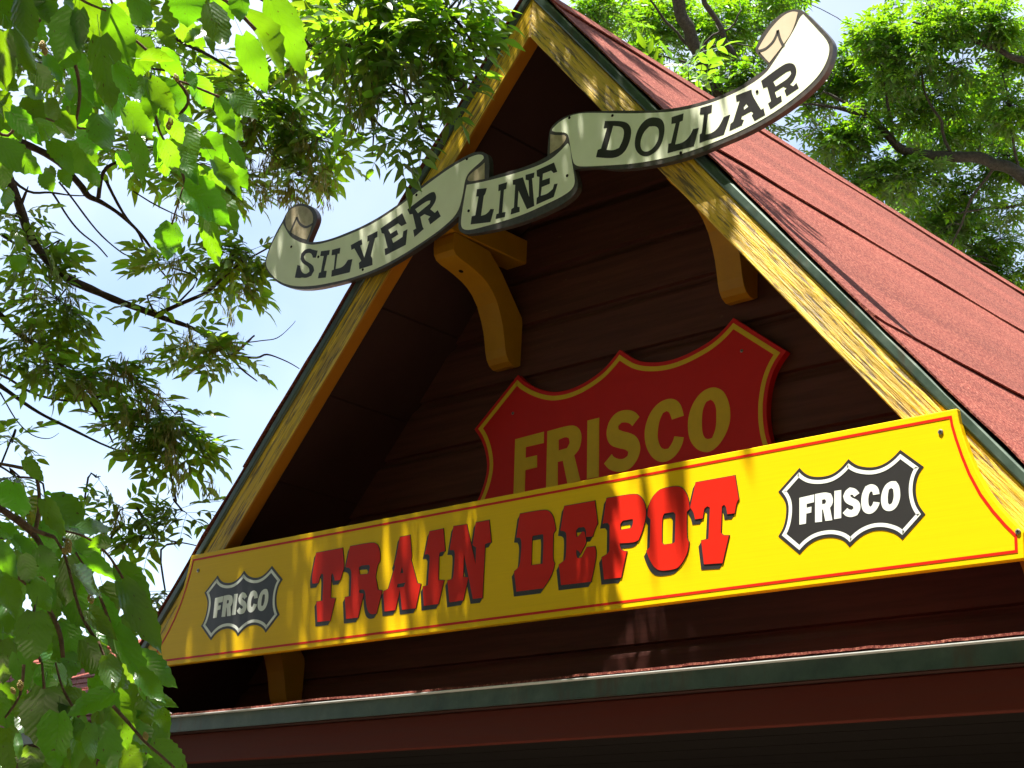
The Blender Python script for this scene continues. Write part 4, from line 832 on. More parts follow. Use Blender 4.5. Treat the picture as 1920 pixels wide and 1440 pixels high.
BR = [([(-2.325,-0.617,2.065),(-2.309,-0.471,1.949),(-2.312,-0.405,1.873),(-2.323,-0.341,1.777),(-2.334,-0.285,1.687),(-2.322,-0.21,1.62),(-2.293,-0.11,1.553),(-2.219,0.044,1.505),(-2.139,0.195,1.467),(-2.076,0.308,1.434),(-2.013,0.424,1.388),(-1.984,0.486,1.35)],[0.0254,0.0212,0.0212,0.0201,0.0191,0.018,0.0169,0.0138,0.0127,0.0085,0.0074,0.0064]),([(-1.984,0.486,1.35),(-1.933,0.554,1.351),(-1.905,0.583,1.365),(-1.87,0.639,1.345),(-1.836,0.697,1.318)],[0.0064,0.0042,0.0037,0.0026,0.0016]),([(-2.003,0.444,1.378),(-1.982,0.518,1.3),(-1.952,0.581,1.256)],[0.0053,0.0042,0.0021]),([(-1.974,0.472,1.398),(-1.907,0.551,1.417),(-1.865,0.597,1.431),(-1.822,0.625,1.48),(-1.806,0.631,1.501)],[0.0026,0.0021,0.0019,0.0013,0.0011]),([(-2.139,0.195,1.467),(-2.083,0.251,1.508),(-2.01,0.319,1.567),(-1.978,0.343,1.597),(-1.928,0.377,1.653),(-1.885,0.405,1.698),(-1.798,0.474,1.768),(-1.709,0.528,1.856)],[0.0095,0.0085,0.0074,0.0069,0.0053,0.0042,0.0037,0.0021]),([(-2.458,-0.437,1.445),(-2.421,-0.309,1.368),(-2.405,-0.239,1.31),(-2.359,-0.117,1.249),(-2.324,-0.006,1.164),(-2.3,0.09,1.066),(-2.287,0.139,1.011),(-2.28,0.179,0.955)],[0.0126,0.0116,0.0105,0.0095,0.0074,0.0063,0.0042,0.0032]),([(-2.475,-0.38,1.164),(-2.432,-0.258,1.099),(-2.386,-0.137,1.032),(-2.343,-0.039,0.99),(-2.268,0.112,0.936),(-2.203,0.233,0.895)],[0.0094,0.0083,0.0068,0.0057,0.0042,0.0031]),([(-2.483,-0.369,1.125),(-2.424,-0.27,1.142),(-2.367,-0.133,1.083),(-2.275,0.022,1.082),(-2.161,0.152,1.166),(-2.11,0.245,1.138),(-2.086,0.313,1.076)],[0.0062,0.0052,0.0047,0.0042,0.0031,0.0026,0.0021]),([(-2.437,-0.251,1.074),(-2.424,-0.176,0.986),(-2.403,-0.111,0.935),(-2.374,-0.057,0.928),(-2.35,-0.03,0.953)],[0.0031,0.0026,0.0021,0.0016,0.001]),([(-2.64,-0.466,2.262),(-2.603,-0.333,2.204),(-2.591,-0.288,2.18),(-2.559,-0.205,2.156),(-2.518,-0.099,2.12),(-2.495,-0.002,2.054),(-2.489,0.038,2.019),(-2.466,0.09,2.001),(-2.433,0.178,1.959),(-2.409,0.263,1.898),(-2.391,0.357,1.806)],[0.0226,0.0203,0.0192,0.0169,0.0147,0.0136,0.0124,0.0102,0.0079,0.0068,0.0045]),([(-2.483,-0.372,1.993),(-2.457,-0.256,1.918),(-2.415,-0.185,1.921),(-2.373,-0.114,1.924),(-2.333,-0.055,1.935)],[0.0077,0.0055,0.0044,0.0033,0.0022]),([(-2.411,-0.175,1.919),(-2.402,-0.11,1.859),(-2.387,-0.036,1.8),(-2.365,0.031,1.76),(-2.353,0.079,1.722)],[0.0044,0.0044,0.0038,0.0033,0.0022]),([(-2.459,-0.121,2.011),(-2.442,-0.018,1.926),(-2.422,0.084,1.839),(-2.392,0.176,1.781),(-2.37,0.213,1.776)],[0.0044,0.0039,0.0033,0.0028,0.0022]),([(-2.39,0.03,1.972),(-2.358,0.013,2.057),(-2.324,0.03,2.101),(-2.269,0.091,2.133)],[0.01,0.0089,0.0067,0.0044]),([(-2.354,0.033,2.04),(-2.352,0.126,1.93),(-2.337,0.204,1.859),(-2.333,0.265,1.785),(-2.308,0.366,1.694)],[0.0067,0.0056,0.0044,0.0044,0.0033]),([(-2.305,0.133,2.015),(-2.24,0.28,1.956),(-2.152,0.436,1.917),(-2.085,0.555,1.881)],[0.0033,0.0028,0.0022,0.0017]),([(-0.905,-1.39,1.916),(-0.8,-1.206,1.931),(-0.636,-0.941,1.944),(-0.527,-0.738,1.908),(-0.472,-0.609,1.856),(-0.425,-0.516,1.822),(-0.402,-0.457,1.789),(-0.377,-0.412,1.774),(-0.317,-0.344,1.778),(-0.256,-0.29,1.798),(-0.206,-0.247,1.814)],[0.0388,0.0349,0.0311,0.0233,0.0175,0.0136,0.0107,0.0078,0.0068,0.0058,0.0039]),([(-0.387,-0.583,1.745),(-0.362,-0.514,1.703),(-0.317,-0.444,1.688),(-0.266,-0.381,1.685),(-0.225,-0.343,1.697),(-0.167,-0.312,1.738),(-0.102,-0.277,1.783),(-0.041,-0.25,1.828)],[0.0076,0.0067,0.0062,0.0062,0.0057,0.0048,0.0038,0.0029]),([(0.053,-0.477,1.812),(0.067,-0.397,1.738),(0.083,-0.343,1.695),(0.089,-0.306,1.657),(0.076,-0.284,1.613)],[0.0064,0.0055,0.0046,0.0037,0.0018]),([(-0.133,-0.494,1.588),(-0.175,-0.455,1.479),(-0.188,-0.427,1.424),(-0.211,-0.402,1.354)],[0.0037,0.0032,0.0028,0.0018]),([(0.046,-0.25,1.528),(-0.022,-0.311,1.516),(-0.102,-0.385,1.498),(-0.131,-0.423,1.504)],[0.0018,0.0023,0.0023,0.0028]),([(-2.082,-0.147,2.693),(-2.061,-0.05,2.633),(-2.022,0.06,2.584),(-1.955,0.203,2.539),(-1.908,0.309,2.496),(-1.88,0.406,2.43),(-1.843,0.527,2.346)],[0.01,0.0089,0.0078,0.0067,0.0056,0.0044,0.0033]),([(-1.843,0.265,2.431),(-1.866,0.389,2.249),(-1.842,0.491,2.162),(-1.804,0.578,2.113),(-1.756,0.654,2.092)],[0.0044,0.0038,0.0033,0.0022,0.0016]),([(-2.385,-0.277,0.49),(-2.289,-0.116,0.507),(-2.195,0.028,0.529),(-2.134,0.122,0.537),(-2.042,0.251,0.556),(-1.985,0.334,0.55),(-1.952,0.385,0.542)],[0.004,0.004,0.0035,0.0035,0.003,0.0025,0.002]),([(-2.059,0.228,0.554),(-2.023,0.254,0.616),(-2.008,0.263,0.647),(-1.978,0.284,0.7)],[0.0025,0.002,0.0018,0.0015]),([(-2.405,-0.473,1.751),(-2.369,-0.402,1.749),(-2.342,-0.348,1.746)],[0.0064,0.0053,0.0042]),([(-2.473,-0.332,1.707),(-2.444,-0.249,1.671),(-2.424,-0.183,1.632),(-2.416,-0.102,1.544)],[0.0065,0.0054,0.0043,0.0032]),([(-2.603,-0.207,0.847),(-2.567,-0.132,0.828),(-2.542,-0.072,0.796)],[0.0053,0.0042,0.0032])]
CL = [((-1.835,0.352,2.344),0.212,0.167,91,0.84),((-1.726,0.583,2.236),0.09,0.09,39,0.84),((-1.804,0.578,2.113),0.079,0.027,20,0.84),((-1.994,0.347,2.08),0.145,0.123,57,0.84),((-2.334,0.125,2.213),0.22,0.061,31,0.84),((-2.41,-0.249,2.471),0.288,0.22,71,0.84),((-2.226,0.124,2.622),0.385,0.178,97,0.84),((-1.706,0.459,2.42),0.057,0.101,28,0.84),((-0.258,-0.515,1.848),0.066,0.02,40,0.74),((-0.067,-0.45,1.826),0.08,0.02,40,0.74),((0.113,-0.379,1.774),0.029,0.019,16,0.74),((-0.104,-0.529,1.669),0.109,0.045,60,0.74),((0.039,-0.387,1.691),0.069,0.045,50,0.74),((-0.092,-0.398,1.528),0.061,0.019,24,0.74),((-0.162,-0.384,1.407),0.022,0.019,9,0.74),((-0.252,-0.472,1.603),0.023,0.02,12,0.74),((0.072,-0.383,1.524),0.027,0.019,14,0.74),((-0.024,-0.385,1.39),0.022,0.019,6,0.74),((-1.166,0.113,2.34),0.066,0.066,57,0.84),((-1.856,0.416,1.74),0.032,0.032,23,0.84),((-1.935,0.386,1.623),0.03,0.032,15,0.84),((-2.061,0.19,1.646),0.053,0.053,15,0.84),((-2.009,0.373,1.764),0.031,0.033,13,0.84),((-2.333,-0.121,1.474),0.118,0.096,46,0.84),((-2.349,-0.252,1.613),0.075,0.032,23,0.84),((-2.334,-0.328,1.739),0.053,0.026,15,0.84),((-2.119,0.025,1.165),0.091,0.029,33,0.84),((-2.213,-0.127,1.162),0.112,0.029,33,0.84),((-1.962,0.153,1.022),0.068,0.027,39,0.84),((-1.919,0.256,0.946),0.029,0.027,28,0.84),((-1.953,0.241,0.874),0.029,0.025,11,0.84),((-2.029,0.089,0.954),0.029,0.025,15,0.84),((-2.36,-0.237,1.268),0.051,0.03,20,0.84),((-1.998,0.287,1.348),0.051,0.025,26,0.84),((-1.922,0.416,1.308),0.03,0.025,11,0.84),((-2.036,0.142,1.489),0.03,0.025,6,0.84),((-2.533,-0.122,0.922),0.032,0.026,9,0.84),((-2.542,-0.072,0.796),0.053,0.026,15,0.84),((-2.015,0.078,0.628),0.028,0.024,13,0.84),((-1.892,0.253,0.64),0.028,0.024,15,0.84),((-1.959,0.192,0.554),0.028,0.024,6,0.84),((-1.958,0.268,0.347),0.028,0.024,7,0.84),((-2.053,-0.028,0.732),0.028,0.024,2,0.84),((-2.507,0.079,0.6),0.161,0.075,31,0.84)]
SEED = [(-1.697,0.414,2.267),(-1.709,0.493,2.148),(-1.692,0.555,2.095),(-1.775,0.443,2.101),(-1.818,0.364,2.13),(-1.727,0.549,2.044),(-1.684,0.446,2.016),(-1.82,0.432,2.038),(-1.838,0.325,2.144),(-1.841,0.263,2.215),(-1.801,0.312,2.222),(-2.235,-0.189,1.507),(-2.34,-0.294,1.398),(-2.257,-0.251,1.242),(-2.077,-0.082,1.127),(-2.009,0.027,1.123),(-2.046,0.204,1.658),(-1.897,0.403,1.677),(-1.859,0.279,1.382),(-1.874,0.087,1.04),(-1.874,0.186,0.848),(-1.862,0.219,0.813),(-1.835,0.193,0.947),(-1.958,0.018,0.933),(-1.888,0.253,1.359),(-1.956,0.047,1.225),(-0.198,-0.512,1.515),(-0.186,-0.477,1.49),(-0.178,-0.511,1.544),(-0.071,-0.473,1.438),(-0.264,-0.507,1.627),(-1.902,0.13,0.88),(-2.036,0.082,0.541),(-2.038,0.068,0.568),(-1.605,0.529,2.037),(-1.766,0.383,2.192),(-1.733,0.408,2.216),(-1.822,0.402,2.074),(-1.903,0.274,2.096),(-1.701,0.467,2.194),(-1.746,0.456,2.015),(-2.052,0.167,1.958),(0.062,-0.444,1.587)]
BRA = [([(-4.623,6.453,7.063),(-4.658,6.614,6.822),(-4.647,6.751,6.652),(-4.635,6.872,6.5),(-4.625,6.988,6.345),(-4.627,7.107,6.169),(-4.656,7.303,5.831)],[0.0483,0.0516,0.0548,0.058,0.0612,0.0645,0.0709]),([(-4.467,6.577,7.063),(-4.45,6.82,6.765),(-4.442,6.923,6.632),(-4.416,7.025,6.517),(-4.411,7.096,6.42),(-4.537,7.213,6.109)],[0.0226,0.0242,0.0258,0.0274,0.029,0.0322]),([(-4.635,6.872,6.5),(-4.73,6.714,6.614),(-4.804,6.512,6.803),(-4.868,6.372,6.914)],[0.0161,0.0129,0.0097,0.0064]),([(-4.64,6.895,6.461),(-4.448,6.932,6.613),(-4.255,6.967,6.762)],[0.0129,0.0097,0.0064]),([(-4.537,6.942,6.507),(-4.369,7.052,6.528),(-4.165,7.224,6.493)],[0.0081,0.0064,0.0048]),([(-4.625,6.988,6.345),(-4.829,6.774,6.422),(-5.026,6.587,6.458),(-5.181,6.344,6.607)],[0.0129,0.0097,0.0081,0.0064])]
BRB = [([(-2.462,8.942,5.237),(-2.674,8.733,5.449),(-2.835,8.594,5.559),(-2.972,8.493,5.613),(-3.115,8.4,5.643),(-3.301,8.292,5.651),(-3.437,8.184,5.704),(-3.493,8.111,5.775),(-3.557,8.012,5.879),(-3.621,7.911,5.982),(-3.72,7.823,6.026),(-3.858,7.714,6.06),(-4.037,7.585,6.079)],[0.0626,0.0564,0.0517,0.0485,0.047,0.0438,0.0407,0.0376,0.0313,0.0266,0.0219,0.0157,0.0078]),([(-3.581,7.968,5.928),(-3.66,7.85,6.043),(-3.77,7.741,6.108),(-3.881,7.629,6.171)],[0.0219,0.0188,0.0141,0.0078]),([(-3.489,8.106,5.787),(-3.491,8.03,5.915),(-3.495,7.956,6.034),(-3.456,7.859,6.229),(-3.441,7.718,6.462)],[0.0157,0.0141,0.0125,0.0094,0.0063]),([(-2.231,8.571,6.127),(-2.445,8.368,6.297),(-2.603,8.227,6.397),(-2.781,8.076,6.49),(-2.927,7.951,6.56),(-3.164,7.768,6.635)],[0.0313,0.0282,0.0235,0.0203,0.0157,0.0094]),([(-3.446,8.197,5.672),(-3.662,8.13,5.562),(-3.874,8.051,5.469),(-4.027,7.962,5.454)],[0.0141,0.011,0.0078,0.0047]),([(-3.115,8.4,5.643),(-3.16,8.233,5.894),(-3.179,8.105,6.093),(-3.184,7.956,6.329)],[0.0157,0.0125,0.011,0.0063]),([(-2.835,8.594,5.559),(-3.036,8.592,5.363),(-3.207,8.62,5.129),(-3.34,8.664,4.889)],[0.0157,0.0125,0.0094,0.0063]),([(-2.722,8.807,5.259),(-2.88,8.742,5.23),(-3.034,8.667,5.22),(-3.188,8.59,5.21)],[0.0141,0.0125,0.0094,0.0063]),([(-3.898,7.298,5.599),(-3.776,7.347,5.653),(-3.637,7.37,5.764)],[0.003,0.0038,0.0045]),([(-2.674,8.733,5.449),(-2.675,8.578,5.737),(-2.649,8.458,5.973),(-2.621,8.336,6.205)],[0.0141,0.011,0.0094,0.0063])]
CLA = [((-5.175,6.261,6.72),0.331,0.17,211),((-5.131,6.918,6.903),0.39,0.295,303),((-4.708,7.278,6.863),0.39,0.343,322),((-5.039,6.605,6.419),0.216,0.124,119),((-4.333,7.233,6.303),0.239,0.285,206),((-4.549,7.933,7.105),0.304,0.206,184),((-4.692,7.044,6.189),0.285,0.147,156),((-4.404,7.413,5.949),0.193,0.101,64),((-4.758,7.574,7.393),0.55,0.157,184),((-5.481,7.036,7.354),0.55,0.108,138),((-4.435,8.182,6.854),0.206,0.157,92),((-5.442,7.548,6.702),0.255,0.157,138)]
CLB = [((-3.148,9.24,5.185),0.2,0.152,101),((-3.655,9.44,5.487),0.255,0.157,119),((-3.133,9.377,4.906),0.152,0.152,73),((-3.544,9.12,4.995),0.2,0.105,64),((-4.138,7.498,7.124),0.247,0.105,92),((-2.7,8.699,6.59),0.247,0.2,184),((-4.165,8.021,6.327),0.105,0.152,64),((-4.098,8.41,5.744),0.295,0.152,119),((-3.707,9.018,6.227),0.403,0.206,184),((-3.16,9.092,6.608),0.255,0.206,138),((-4.217,8.261,5.874),0.2,0.105,55),((-3.418,7.683,6.537),0.239,0.239,184),((-3.246,7.893,6.372),0.378,0.331,322),((-2.838,7.968,6.609),0.378,0.193,229),((-3.37,8.53,6.284),0.438,0.295,322),((-2.511,8.159,6.579),0.239,0.193,156),((-2.649,8.458,5.973),0.193,0.193,156),((-3.714,8.242,6.428),0.343,0.247,229),((-3.892,8.022,6.599),0.2,0.247,138),((-3.83,7.907,5.771),0.285,0.147,165),((-3.477,8.245,5.553),0.424,0.193,229),((-3.731,8.154,5.443),0.331,0.124,156),((-3.413,8.922,5.54),0.485,0.295,322),((-2.946,9.008,5.841),0.295,0.247,211),((-3.6,8.963,5.254),0.295,0.176,165),((-3.321,9.185,5.111),0.152,0.176,101),((-3.981,9.182,5.637),0.255,0.157,128),((-4.067,7.958,6.526),0.105,0.2,64),((-4.052,7.686,5.9),0.101,0.055,36),((-3.341,9.208,6.244),0.403,0.255,276),((-2.796,8.767,5.264),0.147,0.101,55),((-3.215,9.342,4.89),0.152,0.105,64),((-3.37,9.258,4.899),0.105,0.105,46),((-3.675,7.913,5.925),0.239,0.147,119),((-2.892,8.132,6.306),0.239,0.101,64),((-3.096,8.186,7.059),0.676,0.105,184)]
SPRIG = [((-2.933,4.493,4.551),0.16),((-2.824,4.547,4.596),0.14),((-2.849,4.465,4.686),0.12),((-2.765,4.613,4.566),0.1),((-2.973,4.431,4.596),0.1)]
# leafy parts of the bough over the signs: centre, radii, leaves, depth factor
SHADE = [((-2.4, -0.75, 3.5), 0.45, 0.30, 80, 0.8), ((-1.8, -0.68, 3.5), 0.42, 0.30, 84, 0.8), ((-1.3, -0.66, 3.55), 0.40, 0.30, 96, 0.8),
         ((-0.85, -0.64, 3.55), 0.38, 0.28, 96, 0.8), ((-0.42, -0.64, 3.6), 0.36, 0.26, 90, 0.8), ((0.0, -0.56, 3.55), 0.30, 0.22, 64, 0.7),
         ((0.36, -0.57, 3.55), 0.22, 0.16, 30, 0.5), ((-1.6, -0.6, 4.4), 0.45, 0.3, 50, 0.8), ((-0.9, -0.55, 4.5), 0.42, 0.3, 46, 0.8), ((-0.3, -0.52, 4.5), 0.3, 0.25, 30, 0.7)]
# unseen mulberry leaves added to shade the hanging sprays: centre, radius, count
MULSHADE = [((1.08, -2.48, 0.75), 0.30, 62), ((0.80, -2.30, 0.95), 0.32, 48), ((0.62, -2.0, 1.35), 0.34, 30)]
# ================================================================ the setting
T = 1.14949            # rise of the gable roof per metre
ZA, ZB, ZS = 2.0061, 1.8649, 1.9146      # outer and inner bargeboard apex, soffit apex
WALL = 0.4555      # gable wall plane
GZ = -2.5          # ground
rnd = random.Random(11)

g = MB()
N = 24
gv = []
for i in range(N+1):
    for j in range(N+1):
        gv.append((-400 + 800*i/N, -400 + 800*j/N, GZ))
gf = [(i*(N+1)+j, (i+1)*(N+1)+j, (i+1)*(N+1)+j+1, i*(N+1)+j+1) for i in range(N) for j in range(N)]
structure(mk('ground', gv, gf, M_GROUND))

# ================================================================ the depot building
depot = thing('depot_building', 'dark red wooden depot building with a steep red roofed yellow trimmed gable', 'building', (0, 0.456, GZ))

def roof_pt(side, u, y, h):
    """u metres down the slope from the ridge, h metres off the deck"""
    cs, sn = math.cos(TH), math.sin(TH)
    return (side*(u*cs + h*sn), y, 2.045 - u*sn + h*cs)

def band(side, z0, z1, xend, y0, y1, zcut):
    """a sloping piece of the rake, cut plumb at the ridge and level at the foot"""
    xa, xb = (z0 - zcut)/T, (z1 - zcut)/T
    loop = [(0, z0), (xa, zcut), (xb, zcut), (0, z1)]
    if side < 0:
        loop = [(-x, z) for x, z in loop]
    m = MB()
    m.prism([loop], y0, y1)
    return m

for side, nm in ((1, 'right'), (-1, 'left')):
    band(side, 2.045, 1.927, 0, 0.042, 6.0, -0.15).build('roof_deck', M_SOFF, depot)
    b = band(side, ZA, ZB, 0, 0.022, 0.072, -0.165)
    o = b.build('bargeboard', M_YR if side > 0 else M_YL, depot)
    # the underside and back take a plain deeper orange
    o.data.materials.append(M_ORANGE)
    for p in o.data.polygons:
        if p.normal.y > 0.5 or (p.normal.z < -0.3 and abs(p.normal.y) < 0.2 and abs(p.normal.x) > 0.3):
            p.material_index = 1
    md = o.modifiers.new('bevel', 'BEVEL'); md.width = 0.004; md.segments = 1; md.limit_method = 'ANGLE'
    # rake drip edge: front flange plus a rolled lip
    d = band(side, 2.049, ZA - 0.002, 0, 0.0155, 0.040, -0.15).build('rake_drip_edge', M_METAL, depot)
    md = d.modifiers.new('bevel', 'BEVEL'); md.width = 0.006; md.segments = 2; md.limit_method = 'ANGLE'
    # soffit boards running back from the bargeboard
    zt = 0.0
    step = 0.262
    k = 0
    while k*step < 2.0:
        za, zb = ZS - k*step, max(ZS - (k+1)*step + 0.006, -0.15)
        xa, xb = (ZS - za)/T, (ZS - zb)/T
        lp = [(side*xa, za), (side*xb, zb), (side*xb, zb+0.011), (side*xa, za+0.011)]
        m = MB(); m.prism([lp], 0.082, WALL + 0.10)
        m.build('soffit_plank', M_SOFF, depot)
        k += 1

# roofing: wide rolls of mineral felt lapped down the slope, edges never quite straight
def roofing(side, u0, u1, y0, y1, lift, seed, name='roofing_sheet'):
    nu, ny = 14, 170
    vs, fs = [], []
    for top in (1, 0):
        for i in range(nu+1):
            for j in range(ny+1):
                fy = j/ny
                y = y0 + (y1-y0)*fy**1.6
                wav = noise.noise((y*2.3, seed*7.1, side*3.0))*0.010 + noise.noise((y*9, seed*3.3, 1.0))*0.003
                uu1 = u1 + wav
                # spacing crowded at the lower edge
                fu = 1-(1-i/nu)**1.5
                u = u0 + (uu1-u0)*fu
                e = max(0.0, 1-(uu1-u)/0.10)
                h = 0.004 + lift*(i/nu)**2 + e*e*(0.001 + 0.007*max(0, noise.noise((y*1.7, seed*2.0, 5.0)))) \
                    + 0.0025*noise.noise((u*3.1, y*2.1, seed))
                # loose rake edge
                er = max(0.0, 1-(y-y0)/0.05)
                h += er*(0.003 + 0.010*max(0, noise.noise((u*4.0, seed*5.0, 2.2))))
                yy = y + er*0.004*noise.noise((u*9.0, seed, 7.7))
                vs.append(roof_pt(side, u, yy, h + (0.0045 if top else 0)))
    W = ny+1
    S = (nu+1)*W
    def q(a, b, c, d):
        fs.append((a, b, c, d) if side > 0 else (d, c, b, a))
    for i in range(nu):
        for j in range(ny):
            a = i*W+j
            q(a, a+W, a+W+1, a+1)
            q(S+a, S+a+1, S+a+W+1, S+a+W)
    # the cut edges keep vertices of their own, so the top shades flat up to its lip
    def rim(idx):
        k = len(vs)
        for a in idx:
            vs.append(vs[a]); vs.append(vs[S+a])
        for m_ in range(len(idx)-1):
            fs.append((k+2*m_, k+2*m_+1, k+2*m_+3, k+2*m_+2))
    rim([i*W for i in range(nu+1)])
    rim([i*W+ny for i in range(nu+1)])
    rim([nu*W+j for j in range(ny+1)])
    return mk(name, vs, fs, M_ROOF, depot, True)

cs = math.cos(TH)
for side in (1, -1):
    roofing(side, 1.22/cs-0.08, 1.95/cs, 0.014, 6.0, 0.002, 1+side)
    roofing(side, 0.62/cs-0.08, 1.22/cs, 0.013, 6.0, 0.0055, 4+side)
    roofing(side, 0.0, 0.62/cs, 0.014, 6.0, 0.0055, 7+side)
    roofing(side, 0.0, 0.085/cs, 0.011, 6.0, 0.006, 10+side, 'ridge_cap')

# gable wall: drop siding, each board with a cove along its top edge
m = MB()
m.prism([[(-1.76, -0.19), (1.76, -0.19), (0.0, 1.90)]], WALL+0.022, WALL+0.05)
m.build('wall_sheathing', M_SOFF, depot)
z = 1.117 - 0.1845*7
while z < 1.90:
    prof = [(0.020, z-0.004), (0.0, z), (0.0, z+0.146), (0.004, z+0.157), (0.010, z+0.165), (0.0135, z+0.175), (0.0135, z+0.1805), (0.020, z+0.1805)]
    vs, fs = [], []
    for e in (-1, 1):
        for dy, zz in prof:
            xm = max((1.925 - zz)/T, 0.01)
            vs.append((e*min(xm, 1.80), WALL + dy + rnd.uniform(-.0006, .0006), zz))
    n = len(prof)
    for i in range(n):
        j = (i+1) % n
        fs.append((i, n+i, n+j, j))
    fs.append(tuple(range(n))); fs.append(tuple(reversed(range(n, 2*n))))
    fs = [tuple(reversed(f)) for f in fs]
    mk('siding_board', vs, fs, M_SIDE, depot)
    z += 0.1845

# lookout beams and curved knee brackets
prof = [(0.118, 1.3315), (0.279, 1.3215), (0.342, 1.266), (0.449, 1.139), (0.4535, 1.12), (0.4535, 0.972), (0.44, 0.963), (0.418, 0.962),
        (0.398, 0.972), (0.386, 0.988), (0.377, 1.015), (0.371, 1.045), (0.362, 1.082), (0.349, 1.115), (0.328, 1.158), (0.301, 1.190), (0.276, 1.209), (0.25, 1.222), (0.215, 1.234),
        (0.18, 1.243), (0.15, 1.249), (0.128, 1.257), (0.116, 1.272), (0.112, 1.295), (0.113, 1.32)]
def yz_prism(loop, x0, x1):
    m = MB()
    m.prism([[(p[0], p[1]) for p in loop]], x0, x1)
    # (a, y0, b) was built as x=a, z=b: turn the sheet so that a runs along y
    m.v = [(v[1], v[0], v[2]) for v in m.v]
    m.f = [tuple(reversed(f)) for f in m.f]
    return m
def bracket(x0, x1, dz, hb=0.086):
    lp = [(a, b+dz) for a, b in prof]
    o = yz_prism(lp, x0, x1).build('bracket', M_BRK, depot)
    md = o.modifiers.new('bevel', 'BEVEL'); md.width = 0.004; md.segments = 2; md.limit_method = 'ANGLE'; md.angle_limit = R(40)
    xc = (x0+x1)/2 - 0.006
    for (y, z, dy, dzz) in ((0.3725, 1.045, -0.98, -0.2), (0.205, 1.2375, -0.25, -0.97)):
        d = Vector((0, dy, dzz)).normalized()
        p = Vector((xc, y, z+dz))
        h = MB(); h.tube([p - d*0.01, p + d*0.0012], 0.0085, 12)
        h.build('bolt_hole', M_HOLE, o)
    if not hb:
        return
    zb = 1.3335 + dz
    bm = MB(); bm.box(x0-0.001, x1+0.001, 0.082, WALL+0.012, zb, zb+hb)
    bo = bm.build('lookout_beam', M_BRK, depot)
    md = bo.modifiers.new('bevel', 'BEVEL'); md.width = 0.003; md.segments = 1
bracket(-0.470, -0.380, 0.0)
bracket(0.478, 0.567, 0.022, 0.022)
bracket(-1.435, -1.345, -1.056, 0)
bracket(1.43, 1.52, -1.10, 0)

# the eave below the gable: ledge, drip edge, fascia, porch ceiling
E0 = -0.05
m = MB(); m.box(-9.0, 9.0, E0+0.012, WALL+0.02, -0.236, -0.196); m.build('eave_deck', M_SOFF, depot)
m = MB()
m.prism([[(E0-0.008, -0.236), (E0-0.004, -0.236), (E0-0.004, -0.193), (E0+0.10, -0.193), (E0+0.10, -0.190), (E0-0.008, -0.190)]], -9.0, 9.0)
m.v = [(v[1], v[0], v[2]) for v in m.v]; m.f = [tuple(reversed(f)) for f in m.f]
m.build('eave_drip_edge', M_METAL, depot)
m = MB(); m.box(-9.0, 9.0, E0+0.040, E0+0.066, -0.330, -0.2365)
o = m.build('fascia_board', M_FASC, depot)
md = o.modifiers.new('bevel', 'BEVEL'); md.width = 0.004; md.segments = 2
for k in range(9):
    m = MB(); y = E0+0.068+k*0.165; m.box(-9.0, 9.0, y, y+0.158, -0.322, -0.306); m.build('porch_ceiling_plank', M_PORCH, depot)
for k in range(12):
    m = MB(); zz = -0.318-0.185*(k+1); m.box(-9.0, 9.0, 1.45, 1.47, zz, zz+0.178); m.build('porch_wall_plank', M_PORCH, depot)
# felt on the ledge, ragged along the drip edge
vs, fs = [], []
nx = 900
for i in range(nx+1):
    x = -1.95 + 3.9*i/nx
    w = noise.noise((x*2.2, 3.3, 1.0)); w2 = noise.noise((x*14, 8.0, 2.0)); w3 = noise.noise((x*60, 1.0, 4.0))
    lift = 0.002 + 0.011*max(0, w+0.15) + 0.004*max(0, w2) + 0.0012*w3
    yf = E0 - 0.026 + 0.003*w2 + 0.002*w3
    for (y, z) in ((yf, -0.188+lift), (yf, -0.182+lift), (E0+0.06, -0.180), (WALL, -0.168)):
        vs.append((x, y, z))
for i in range(nx):
    for k in range(3):
        a = i*4+k
        fs.append((a, a+4, a+5, a+1))
mk('ledge_felt', vs, fs, M_ROOF, depot)
m = MB(); m.box(-9.0, 9.0, E0-0.0315, E0-0.006, -0.1895, -0.1872)
m.build('eave_hem', M_LIP, depot)
# bent staple sticking out of the felt
m = MB()
m.tube(catmull([(-1.392+0.0, E0-0.014, -0.196), (-1.391, E0-0.017, -0.182), (-1.382, E0-0.018, -0.174), (-1.374, E0-0.012, -0.176)], 3), 0.0012, 5)
m.build('staple', M_SCREW, depot)

